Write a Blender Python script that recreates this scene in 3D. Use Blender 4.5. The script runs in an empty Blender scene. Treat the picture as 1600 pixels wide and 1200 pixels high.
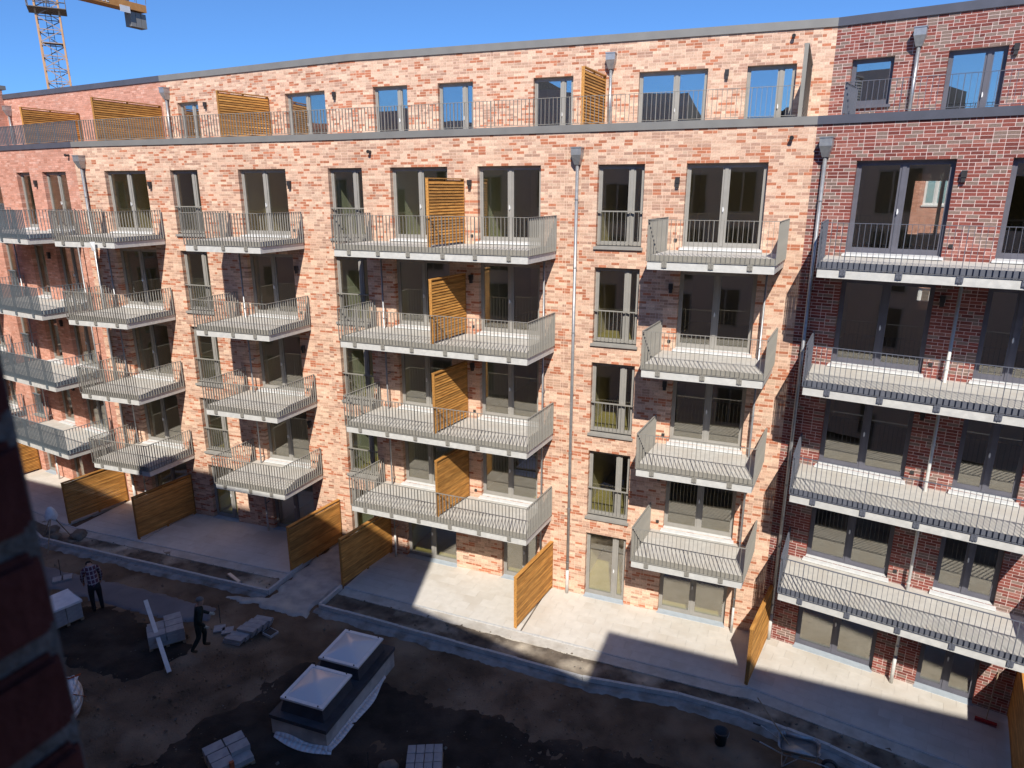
import bpy, bmesh, math, random
import numpy as np
from mathutils import Vector, Matrix, noise

sc = bpy.context.scene
col = sc.collection
RND = random.Random(11)
ST = 2.95            # storey height
HEAD = 2.389         # opening head above its floor
ROW = ST / 35.0      # brick course
JT = .013            # joint
ZOFF = HEAD - 28 * ROW

# ------------------------------------------------------------------ camera
cam_d = bpy.data.cameras.new('camera')
cam = bpy.data.objects.new('camera', cam_d); col.objects.link(cam)
cam.location = (0, 0, 13.4926)
cam.rotation_euler = (math.pi / 2 - 0.2762, 0, 0)
cam_d.sensor_width = 36.0
cam_d.lens = 36.0 * 1070.8577 / 1600.0
cam_d.clip_start = 0.05
cam_d.clip_end = 2000
cam_d.dof.use_dof = True
cam_d.dof.focus_distance = 22.0
cam_d.dof.aperture_fstop = 6.0
sc.camera = cam

# ------------------------------------------------------------------ sky and sun
LIGHT = Vector((0.114, 1.035, -0.97)).normalized()      # the way the sunlight travels
ELEV = math.asin(-LIGHT.z)
ROTN = math.atan2(-LIGHT.x, -LIGHT.y)
world = bpy.data.worlds.new('World'); sc.world = world
world.use_nodes = True
wn = world.node_tree
bg = wn.nodes['Background']
sky = wn.nodes.new('ShaderNodeTexSky')
sky.sky_type = 'NISHITA'; sky.sun_disc = False
sky.sun_elevation = ELEV; sky.sun_rotation = ROTN
sky.altitude = 12000; sky.air_density = 4.0; sky.dust_density = 0.0; sky.ozone_density = 10.0
wn.links.new(sky.outputs[0], bg.inputs[0])
bg.inputs[1].default_value = 0.086
sun_d = bpy.data.lights.new('sun', 'SUN')
sun_d.energy = 3.5; sun_d.angle = math.radians(0.5); sun_d.color = (1.0, 0.935, 0.83)
sun = bpy.data.objects.new('sun', sun_d); col.objects.link(sun)
sun.rotation_euler = LIGHT.to_track_quat('-Z', 'Y').to_euler()
sun.location = (0, -30, 40)
sc.view_settings.view_transform = 'Standard'
sc.view_settings.look = 'None'
sc.view_settings.exposure = 0.74
sc.view_settings.gamma = 1.0
sc.render.engine = 'CYCLES'
sc.cycles.use_denoising = True
sc.cycles.max_bounces = 8
sc.cycles.transparent_max_bounces = 24
sc.cycles.glossy_bounces = 4
sc.cycles.caustics_reflective = False
sc.cycles.caustics_refractive = False
sc.cycles.sample_clamp_indirect = 6.0

# ------------------------------------------------------------------ materials
M = {}
def new_mat(name):
    m = bpy.data.materials.new(name); m.use_nodes = True
    M[name] = m
    nt = m.node_tree
    return m, nt, nt.nodes['Principled BSDF']

OBJ_SPACE = {'paver': False, 'paver_b': False, 'bed_soil': False}
def noise_mat(name, c1, c2, scale=6.0, rough=0.85, metallic=0.0, bump=0.0, bscale=60.0, c3=None, s3=1.0, detail=6.0, spec=0.3, lo=0.35, hi=0.65):
    """two colours mixed by noise in object space, a third one by a broad noise, and fine relief"""
    m, nt, p = new_mat(name)
    N, L = nt.nodes, nt.links
    tc = N.new('ShaderNodeTexCoord')
    co = tc.outputs['Object'] if OBJ_SPACE.get(name, True) else N.new('ShaderNodeNewGeometry').outputs['Position']
    nz = N.new('ShaderNodeTexNoise'); nz.inputs['Scale'].default_value = scale; nz.inputs['Detail'].default_value = detail
    L.new(co, nz.inputs['Vector'])
    mp = N.new('ShaderNodeMapRange'); mp.inputs['From Min'].default_value = lo; mp.inputs['From Max'].default_value = hi
    L.new(nz.outputs['Fac'], mp.inputs['Value'])
    mx = N.new('ShaderNodeMix'); mx.data_type = 'RGBA'
    mx.inputs[6].default_value = (*c1, 1); mx.inputs[7].default_value = (*c2, 1)
    L.new(mp.outputs[0], mx.inputs[0])
    out = mx.outputs[2]
    if c3 is not None:
        n3 = N.new('ShaderNodeTexNoise'); n3.inputs['Scale'].default_value = s3; n3.inputs['Detail'].default_value = 4
        L.new(co, n3.inputs['Vector'])
        m3 = N.new('ShaderNodeMapRange'); m3.inputs['From Min'].default_value = 0.48; m3.inputs['From Max'].default_value = 0.66
        L.new(n3.outputs['Fac'], m3.inputs['Value'])
        x3 = N.new('ShaderNodeMix'); x3.data_type = 'RGBA'; x3.inputs[7].default_value = (*c3, 1)
        L.new(m3.outputs[0], x3.inputs[0]); L.new(out, x3.inputs[6]); out = x3.outputs[2]
    L.new(out, p.inputs['Base Color'])
    p.inputs['Roughness'].default_value = rough
    p.inputs['Metallic'].default_value = metallic
    p.inputs['Specular IOR Level'].default_value = spec
    if bump > 0:
        nb = N.new('ShaderNodeTexNoise'); nb.inputs['Scale'].default_value = bscale; nb.inputs['Detail'].default_value = 5
        L.new(tc.outputs['Object'], nb.inputs['Vector'])
        b = N.new('ShaderNodeBump'); b.inputs['Strength'].default_value = bump; b.inputs['Distance'].default_value = 0.02
        L.new(nb.outputs['Fac'], b.inputs['Height']); L.new(b.outputs[0], p.inputs['Normal'])
    return m

def brick_mat(name):
    m, nt, p = new_mat(name)
    N, L = nt.nodes, nt.links
    at = N.new('ShaderNodeAttribute'); at.attribute_name = 'bc'
    tc = N.new('ShaderNodeTexCoord')
    nz = N.new('ShaderNodeTexNoise'); nz.inputs['Scale'].default_value = 22; nz.inputs['Detail'].default_value = 5
    L.new(tc.outputs['Object'], nz.inputs['Vector'])
    mp = N.new('ShaderNodeMapRange'); mp.inputs['To Min'].default_value = 0.82; mp.inputs['To Max'].default_value = 1.18
    mp.inputs['From Min'].default_value = 0.3; mp.inputs['From Max'].default_value = 0.7
    L.new(nz.outputs['Fac'], mp.inputs['Value'])
    nl = N.new('ShaderNodeTexNoise'); nl.inputs['Scale'].default_value = .55; nl.inputs['Detail'].default_value = 3
    L.new(tc.outputs['Object'], nl.inputs['Vector'])
    ml = N.new('ShaderNodeMapRange'); ml.inputs['From Min'].default_value = .3; ml.inputs['From Max'].default_value = .7
    ml.inputs['To Min'].default_value = .90; ml.inputs['To Max'].default_value = 1.08
    L.new(nl.outputs['Fac'], ml.inputs['Value'])
    mm = N.new('ShaderNodeMath'); mm.operation = 'MULTIPLY'; L.new(mp.outputs[0], mm.inputs[0]); L.new(ml.outputs[0], mm.inputs[1])
    mx = N.new('ShaderNodeVectorMath'); mx.operation = 'SCALE'
    L.new(at.outputs['Color'], mx.inputs[0]); L.new(mm.outputs[0], mx.inputs['Scale'])
    L.new(mx.outputs[0], p.inputs['Base Color'])
    p.inputs['Roughness'].default_value = 0.88; p.inputs['Specular IOR Level'].default_value = 0.2
    nb = N.new('ShaderNodeTexNoise'); nb.inputs['Scale'].default_value = 90; nb.inputs['Detail'].default_value = 4
    L.new(tc.outputs['Object'], nb.inputs['Vector'])
    b = N.new('ShaderNodeBump'); b.inputs['Strength'].default_value = 0.35; b.inputs['Distance'].default_value = 0.008
    L.new(nb.outputs['Fac'], b.inputs['Height']); L.new(b.outputs[0], p.inputs['Normal'])
    return m

brick_mat('brick_face')
noise_mat('mortar_buff', (.77, .57, .445), (.70, .51, .39), 9, .95)
noise_mat('mortar_red', (.76, .61, .57), (.68, .53, .50), 9, .95)
noise_mat('mortar_pink', (.56, .33, .25), (.50, .28, .205), 9, .95)
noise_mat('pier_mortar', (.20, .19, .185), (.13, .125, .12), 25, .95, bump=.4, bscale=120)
noise_mat('court_facade', (.54, .46, .40), (.45, .38, .33), 20, .95, bump=.4, bscale=120)
noise_mat('frame_grey', (.33, .315, .29), (.29, .28, .26), 4, .42)
noise_mat('frame_slate', (.135, .135, .165), (.115, .115, .14), 4, .42)
noise_mat('rail_grey', (.30, .285, .255), (.26, .25, .225), 3, .45)
noise_mat('rail_slate', (.14, .15, .185), (.115, .125, .155), 3, .45)
noise_mat('rail_blue', (.17, .20, .225), (.14, .165, .19), 3, .45)
noise_mat('galvanised', (.68, .675, .65), (.56, .56, .545), 7, .5, metallic=.08, c3=(.60, .595, .575), s3=2.0)
noise_mat('zinc', (.42, .43, .44), (.33, .34, .36), 9, .38, metallic=.55)
noise_mat('coping_metal', (.23, .225, .215), (.205, .20, .193), 2, .5, metallic=.1)
noise_mat('coping_slate', (.10, .105, .135), (.085, .09, .115), 2, .5, metallic=.1)
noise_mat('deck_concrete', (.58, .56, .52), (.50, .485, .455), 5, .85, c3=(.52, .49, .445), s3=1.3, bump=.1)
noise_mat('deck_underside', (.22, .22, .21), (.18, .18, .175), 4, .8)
noise_mat('white_sheet', (.70, .71, .71), (.60, .62, .63), 6, .6)
noise_mat('blue_threshold', (.46, .52, .58), (.40, .46, .52), 6, .5)
noise_mat('dark_metal', (.05, .05, .052), (.035, .035, .037), 5, .5)
noise_mat('interior_plaster', (.82, .75, .56), (.76, .69, .50), 1.2, .95)
noise_mat('interior_green', (.74, .80, .64), (.68, .75, .60), 1.2, .95)
noise_mat('interior_floor', (.50, .43, .17), (.42, .36, .14), 1.6, .9)
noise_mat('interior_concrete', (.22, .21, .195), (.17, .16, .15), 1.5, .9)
noise_mat('roof_membrane', (.10, .10, .11), (.08, .08, .09), 1, .9)
noise_mat('paver', (.67, .635, .58), (.62, .585, .53), 3.5, .9, c3=(.58, .535, .47), s3=.7, bump=.15, bscale=120)
noise_mat('paver_b', (.66, .625, .57), (.61, .575, .52), 4.5, .9, c3=(.57, .525, .46), s3=.9, bump=.15, bscale=120)
noise_mat('paver_bed', (.58, .55, .50), (.50, .47, .425), 6, .95, c3=(.43, .395, .345), s3=1.4, bump=.4, bscale=30)
noise_mat('kerb_concrete', (.55, .55, .54), (.45, .455, .46), 8, .9, bump=.2)
noise_mat('haunch', (.33, .33, .325), (.235, .235, .235), 3, .95, c3=(.17, .15, .13), s3=1.6, bump=.5, bscale=25)
noise_mat('bed_soil', (.19, .155, .12), (.085, .068, .055), 2.2, .98, c3=(.56, .49, .39), s3=.6, bump=.9, bscale=28)
noise_mat('yard_soil', (.165, .115, .078), (.080, .057, .040), 1.1, .98, c3=(.235, .18, .13), s3=.45, bump=1.0, bscale=20)
noise_mat('topsoil', (.042, .033, .028), (.024, .019, .016), 2.0, 1.0, c3=(.065, .051, .042), s3=.8, bump=1.0, bscale=18)
noise_mat('screed', (.17, .17, .19), (.14, .142, .16), 1.5, .8, c3=(.20, .20, .215), s3=.8, bump=.2, bscale=60)
noise_mat('gravel_sand', (.46, .45, .43), (.33, .325, .315), 2.5, .98, c3=(.56, .53, .46), s3=1.0, bump=.9, bscale=35)
noise_mat('concrete_slab', (.40, .395, .40), (.31, .305, .32), 5, .9, bump=.15, c3=(.35, .345, .355), s3=2)
noise_mat('pallet_wood', (.36, .28, .19), (.26, .20, .135), 9, .9)
noise_mat('plinth_concrete', (.52, .49, .45), (.43, .40, .37), 3, .9, c3=(.33, .31, .29), s3=1.5, bump=.15)
noise_mat('bitumen', (.065, .068, .08), (.045, .048, .058), 3, .55, bump=.3, bscale=80)
noise_mat('white_fleece', (.80, .80, .82), (.70, .70, .73), 5, .9, bump=.1, bscale=6)
noise_mat('plastic_white', (.80, .81, .82), (.74, .75, .77), 4, .35)
noise_mat('aluminium', (.66, .66, .66), (.58, .58, .58), 4, .4, metallic=.3)
noise_mat('crane_orange', (.62, .30, .10), (.52, .24, .075), 2, .55)
noise_mat('crane_leg', (.60, .36, .20), (.52, .30, .165), 2, .55)
noise_mat('crane_lattice_shaded', (.42, .33, .29), (.34, .26, .23), 2, .6)  # shade on the lattice put into its colour; legs keep the lit orange
noise_mat('crane_grey', (.30, .30, .30), (.24, .24, .24), .6, .9)
noise_mat('crane_dark', (.20, .18, .17), (.15, .135, .13), 2, .7)
noise_mat('sign_white', (.75, .75, .78), (.68, .68, .7), 2, .6)
noise_mat('skin', (.42, .25, .18), (.37, .21, .15), 10, .6)
noise_mat('trousers_dark', (.022, .024, .030), (.014, .015, .019), 10, .9)
noise_mat('workwear_green', (.020, .030, .027), (.013, .020, .018), 8, .9)
noise_mat('hair_dark', (.035, .028, .022), (.02, .016, .013), 20, .9)
noise_mat('hair_grey', (.20, .19, .18), (.14, .13, .125), 20, .9)
noise_mat('boot', (.10, .075, .05), (.06, .045, .03), 10, .8)
noise_mat('glove', (.55, .55, .48), (.45, .45, .40), 12, .8)
noise_mat('strap_orange', (.45, .12, .05), (.35, .09, .04), 8, .7)
noise_mat('broom_red', (.42, .035, .04), (.30, .025, .03), 8, .7)
noise_mat('bucket_black', (.055, .055, .058), (.04, .04, .043), 6, .5)
noise_mat('lamp_black', (.045, .043, .045), (.035, .033, .035), 6, .45)
noise_mat('rock', (.20, .18, .15), (.13, .115, .10), 5, .95, bump=.6, bscale=12)

def wood_mat():
    m, nt, p = new_mat('larch')
    N, L = nt.nodes, nt.links
    tc = N.new('ShaderNodeTexCoord'); oi = N.new('ShaderNodeObjectInfo')
    mpv = N.new('ShaderNodeMapping'); mpv.inputs['Scale'].default_value = (1.2, 14, 14)
    ad = N.new('ShaderNodeVectorMath'); ad.operation = 'ADD'
    sc_ = N.new('ShaderNodeVectorMath'); sc_.operation = 'SCALE'; sc_.inputs[0].default_value = (7, 11, 5)
    L.new(oi.outputs['Random'], sc_.inputs['Scale'])
    L.new(tc.outputs['Object'], mpv.inputs['Vector']); L.new(mpv.outputs[0], ad.inputs[0]); L.new(sc_.outputs[0], ad.inputs[1])
    nz = N.new('ShaderNodeTexNoise'); nz.inputs['Scale'].default_value = 2.2; nz.inputs['Detail'].default_value = 7
    L.new(ad.outputs[0], nz.inputs['Vector'])
    cr = N.new('ShaderNodeValToRGB')
    cr.color_ramp.elements[0].position = .3; cr.color_ramp.elements[0].color = (.33, .135, .026, 1)
    cr.color_ramp.elements[1].position = .72; cr.color_ramp.elements[1].color = (.66, .335, .085, 1)
    L.new(nz.outputs['Fac'], cr.inputs[0])
    mr = N.new('ShaderNodeMapRange'); mr.inputs['To Min'].default_value = .68; mr.inputs['To Max'].default_value = 1.2
    L.new(oi.outputs['Random'], mr.inputs['Value'])
    mx = N.new('ShaderNodeVectorMath'); mx.operation = 'SCALE'
    L.new(cr.outputs[0], mx.inputs[0]); L.new(mr.outputs[0], mx.inputs['Scale'])
    L.new(mx.outputs[0], p.inputs['Base Color'])
    p.inputs['Roughness'].default_value = .7
wood_mat()

def plaid_mat():
    m, nt, p = new_mat('plaid_shirt')
    N, L = nt.nodes, nt.links
    tc = N.new('ShaderNodeTexCoord')
    def waves(direction, scale):
        w = N.new('ShaderNodeTexWave'); w.wave_type = 'BANDS'; w.bands_direction = direction
        w.inputs['Scale'].default_value = scale; w.inputs['Distortion'].default_value = .6
        L.new(tc.outputs['Object'], w.inputs['Vector'])
        r = N.new('ShaderNodeMapRange'); r.inputs['From Min'].default_value = .80; r.inputs['From Max'].default_value = .93
        L.new(w.outputs['Fac'], r.inputs['Value']); return r.outputs[0]
    a, b = waves('X', 3.0), waves('Z', 2.6)
    ad = N.new('ShaderNodeMath'); ad.operation = 'MAXIMUM'; L.new(a, ad.inputs[0]); L.new(b, ad.inputs[1])
    mx = N.new('ShaderNodeMix'); mx.data_type = 'RGBA'
    mx.inputs[6].default_value = (.085, .032, .055, 1); mx.inputs[7].default_value = (.28, .25, .28, 1)
    L.new(ad.outputs[0], mx.inputs[0]); L.new(mx.outputs[2], p.inputs['Base Color'])
    p.inputs['Roughness'].default_value = .9
plaid_mat()

def glass_mat(name, tint, base, gain):
    m = bpy.data.materials.new(name); m.use_nodes = True; M[name] = m
    nt = m.node_tree; N, L = nt.nodes, nt.links
    N.remove(N['Principled BSDF'])
    out = N['Material Output']
    tr = N.new('ShaderNodeBsdfTransparent'); tr.inputs[0].default_value = (*tint, 1)
    gl = N.new('ShaderNodeBsdfGlossy'); gl.inputs['Roughness'].default_value = 0.0; gl.inputs[0].default_value = (1, .965, .90, 1)
    tc = N.new('ShaderNodeTexCoord')
    nb = N.new('ShaderNodeTexNoise'); nb.inputs['Scale'].default_value = 1.3; nb.inputs['Detail'].default_value = 1
    oi = N.new('ShaderNodeObjectInfo'); of = N.new('ShaderNodeVectorMath'); of.operation = 'SCALE'; of.inputs[0].default_value = (13, 29, 41)
    L.new(oi.outputs['Random'], of.inputs['Scale'])
    av = N.new('ShaderNodeVectorMath'); L.new(tc.outputs['Object'], av.inputs[0]); L.new(of.outputs[0], av.inputs[1])
    L.new(av.outputs[0], nb.inputs['Vector'])
    bp = N.new('ShaderNodeBump'); bp.inputs['Strength'].default_value = .05; bp.inputs['Distance'].default_value = .02
    L.new(nb.outputs['Fac'], bp.inputs['Height'])
    wn_ = N.new('ShaderNodeTexWhiteNoise'); wn_.noise_dimensions = '1D'; L.new(oi.outputs['Random'], wn_.inputs['W'])
    sb = N.new('ShaderNodeVectorMath'); sb.operation = 'SUBTRACT'; sb.inputs[1].default_value = (.5, .5, .5); L.new(wn_.outputs['Color'], sb.inputs[0])
    tl = N.new('ShaderNodeVectorMath'); tl.operation = 'SCALE'; tl.inputs['Scale'].default_value = .03; L.new(sb.outputs[0], tl.inputs[0])
    nn_ = N.new('ShaderNodeVectorMath'); L.new(bp.outputs[0], nn_.inputs[0]); L.new(tl.outputs[0], nn_.inputs[1])
    L.new(nn_.outputs[0], gl.inputs['Normal'])
    lw = N.new('ShaderNodeLayerWeight'); lw.inputs['Blend'].default_value = .5     # facing: the same from both sides of the pane
    fr = N.new('ShaderNodeMath'); fr.operation = 'POWER'; fr.inputs[1].default_value = 4.0
    L.new(lw.outputs['Facing'], fr.inputs[0])
    ma = N.new('ShaderNodeMath'); ma.operation = 'MULTIPLY_ADD'; ma.use_clamp = True
    ma.inputs[1].default_value = gain; ma.inputs[2].default_value = base
    L.new(fr.outputs[0], ma.inputs[0])
    mx = N.new('ShaderNodeMixShader')
    L.new(ma.outputs[0], mx.inputs[0]); L.new(tr.outputs[0], mx.inputs[1]); L.new(gl.outputs[0], mx.inputs[2])
    L.new(mx.outputs[0], out.inputs['Surface'])
glass_mat('glass', (.94, .95, .90), .22, .75)
glass_mat('glass_mirror', (.88, .90, .90), .42, .6)
def dome_mat():
    m, nt, p = new_mat('dome_plastic')
    p.inputs['Base Color'].default_value = (.78, .80, .84, 1)
    p.inputs['Roughness'].default_value = .18
    p.inputs['Transmission Weight'].default_value = .1
    p.inputs['Specular IOR Level'].default_value = .6
dome_mat()

# ------------------------------------------------------------------ mesh helpers
class MB:
    def __init__(s): s.v = []; s.f = []; s.mi = []; s.cur = 0
    def _add(s, vs, fs):
        o = len(s.v); s.v += [tuple(map(float, q)) for q in vs]
        for f in fs: s.f.append([o + i for i in f]); s.mi.append(s.cur)
        return s
    def box(s, x0, x1, y0, y1, z0, z1):
        return s._add([(x0, y0, z0), (x1, y0, z0), (x1, y1, z0), (x0, y1, z0), (x0, y0, z1), (x1, y0, z1), (x1, y1, z1), (x0, y1, z1)],
                      [(0, 3, 2, 1), (4, 5, 6, 7), (0, 1, 5, 4), (1, 2, 6, 5), (2, 3, 7, 6), (3, 0, 4, 7)])
    def prism(s, poly, z0, z1):
        n = len(poly)
        zb = z0 if hasattr(z0, '__len__') else [z0] * n
        zt = z1 if hasattr(z1, '__len__') else [z1] * n
        vs = [(p[0], p[1], zb[i]) for i, p in enumerate(poly)] + [(p[0], p[1], zt[i]) for i, p in enumerate(poly)]
        fs = [tuple(range(n))[::-1], tuple(range(n, 2 * n))] + [(i, (i + 1) % n, n + (i + 1) % n, n + i) for i in range(n)]
        return s._add(vs, fs)
    def tube(s, p, q, r0, r1=None, n=10, caps=True):
        r1 = r0 if r1 is None else r1
        p, q = Vector(p), Vector(q); d = (q - p).normalized()
        a = d.orthogonal().normalized(); b = d.cross(a)
        vs = [p + a * math.cos(t) * r0 + b * math.sin(t) * r0 for t in [2 * math.pi * i / n for i in range(n)]]
        vs += [q + a * math.cos(t) * r1 + b * math.sin(t) * r1 for t in [2 * math.pi * i / n for i in range(n)]]
        fs = [(i, (i + 1) % n, n + (i + 1) % n, n + i) for i in range(n)]
        if caps: fs += [tuple(range(n))[::-1], tuple(range(n, 2 * n))]
        return s._add(vs, fs)
    def bar(s, p, q, wa, wb, up=(0, 0, 1)):
        """square bar from p to q, wa wide across, wb along 'up'"""
        p, q = Vector(p), Vector(q); d = (q - p).normalized(); u = Vector(up)
        a = d.cross(u)
        if a.length < 1e-4: a = d.orthogonal()
        a.normalize(); b = a.cross(d).normalized()
        vs = []
        for c in (p, q):
            for i, j in ((-1, -1), (1, -1), (1, 1), (-1, 1)): vs.append(c + a * i * wa / 2 + b * j * wb / 2)
        return s._add(vs, [(0, 3, 2, 1), (4, 5, 6, 7), (0, 1, 5, 4), (1, 2, 6, 5), (2, 3, 7, 6), (3, 0, 4, 7)])
    def quad(s, a, b, c, d): return s._add([a, b, c, d], [(0, 1, 2, 3)])
    def lathe(s, prof, n=16, c=(0, 0)):
        vs = [(c[0] + r * math.cos(2 * math.pi * i / n), c[1] + r * math.sin(2 * math.pi * i / n), z) for r, z in prof for i in range(n)]
        fs = [(k * n + i, k * n + (i + 1) % n, (k + 1) * n + (i + 1) % n, (k + 1) * n + i) for k in range(len(prof) - 1) for i in range(n)]
        return s._add(vs, fs)
    def mesh(s, name, *mats, smooth=False):
        me = bpy.data.meshes.new(name); me.from_pydata(s.v, [], s.f)
        for m in mats: me.materials.append(M[m])
        if len(mats) > 1: me.polygons.foreach_set('material_index', s.mi)
        if smooth: me.polygons.foreach_set('use_smooth', [True] * len(me.polygons))
        me.update(); return me
    def obj(s, name, mat, parent=None, loc=(0, 0, 0), rz=0.0, smooth=False):
        mats = mat if isinstance(mat, (list, tuple)) else (mat,)
        return link(name, s.mesh(name, *mats, smooth=smooth), parent, loc, rz)

def link(name, me, parent=None, loc=(0, 0, 0), rz=0.0, rot=None):
    o = bpy.data.objects.new(name, me); col.objects.link(o)
    if parent is not None: o.parent = parent
    o.location = loc
    o.rotation_euler = rot if rot is not None else (0, 0, rz)
    return o
def tag(o, label=None, cat=None, group=None, kind=None):
    if label: o['label'] = label
    if cat: o['category'] = cat
    if group: o['group'] = group
    if kind: o['kind'] = kind
    return o
def thing(name, label, cat, loc=(0, 0, 0), rz=0.0, group=None):
    o = link(name, None, None, loc, rz); o.empty_display_size = .2
    return tag(o, label, cat, group)
def part(name, parent, loc=(0, 0, 0), rz=0.0):
    o = link(name, None, parent, loc, rz); o.empty_display_size = .1
    return o

# ------------------------------------------------------------------ plan of the block
class Seg:
    def __init__(s, o, th, o2=None):
        s.th = th; s.t = np.array([math.cos(th), math.sin(th)]); s.o = np.array(o, float)
        s.n = np.array([s.t[1], -s.t[0]])         # out of the wall, towards the courtyard
    def p(s, u, w=0.0): return s.o + s.t * u + s.n * w
    def loc(s, u, w=0.0, z=0.0):
        q = s.p(u, w); return (q[0], q[1], z)
def ang(a, b): return math.atan2(b[1] - a[1], b[0] - a[0])
vA = np.array((-17.2025, 28.3016)); vC = np.array((7.8104, 18.6713))
thAB = ang(vA, (-5.5461, 24.1987))
vB = vA + np.array([math.cos(thAB), math.sin(thAB)]) * 11.3
thBC = ang(vB, vC)
LA = Seg(vA, -.5195); AB = Seg(vA, thAB)
BC = Seg(vB + np.array([math.cos(thBC), math.sin(thBC)]) * 1.057, thBC)
CD = Seg(vC, -.5749)
qA = np.array((-15.4616, 32.5767)); qB = np.array((-6.0059, 27.6086)); qC = np.array((9.5074, 22.0634))
pLA = Seg(qA, -.5045); pAB = Seg(qA, ang(qA, qB)); pBC = Seg(qB, ang(qB, qC)); pCD = Seg(qC, -.6056)
LEN_AB = 11.3; END_BC = float(np.linalg.norm(vC - BC.o)); LEN_PAB = float(np.linalg.norm(qB - qA)); LEN_PBC = float(np.linalg.norm(qC - qB))
CP0, CP1 = 15.095, 15.30      # lower coping
CQ0, CQ1 = 18.07, 18.30       # upper coping

PAL = {
 'buff': [(.24, (.71, .50, .37)), (.26, (.65, .43, .315)), (.20, (.57, .365, .265)), (.18, (.48, .185, .105)), (.12, (.47, .285, .21))],
 'red': [(.44, (.25, .078, .062)), (.18, (.175, .055, .046)), (.27, (.235, .165, .138)), (.11, (.33, .145, .118))],
 'pink': [(.66, (.60, .305, .23)), (.22, (.53, .25, .18)), (.12, (.66, .38, .30))],
}
MORTAR = {'buff': 'mortar_buff', 'red': 'mortar_red', 'pink': 'mortar_pink'}

def set_bc(me, cols):
    a = me.attributes.new('bc', 'FLOAT_COLOR', 'FACE')
    c = np.ones((len(me.polygons), 4), np.float32); c[:, :3] = cols
    a.data.foreach_set('color', c.ravel())

def lay_rows(u0, u1, z0, z1, ops, rng):
    """courses of bricks on a wall with openings: list of (u, z, length, height, row)"""
    out = []
    r0 = int(math.floor((z0 - ZOFF) / ROW)); r1 = int(math.ceil((z1 - ZOFF) / ROW))
    jt = JT
    for r in range(r0, r1):
        za = max(ZOFF + r * ROW + jt / 2, z0); zb = min(ZOFF + (r + 1) * ROW - jt / 2, z1)
        if zb - za < .02: continue
        zc = ZOFF + (r + .5) * ROW
        cuts = sorted((a, b) for a, b, c, d in ops if c < zc < d)
        x = u0; iv = []
        for a, b in cuts:
            if a > x: iv.append((x, min(a, u1)))
            x = max(x, b)
        if x < u1: iv.append((x, u1))
        for a, b in iv:
            x = a; first = True
            while x < b - .02:
                if first: ln = .24 if r % 2 else .115
                else: ln = .24 if rng.random() < .74 else .115
                first = False
                rest = b - x - ln
                if rest < .06: ln = b - x
                out.append((x, za, ln, zb - za, r)); x += ln + jt
    return out

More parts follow.
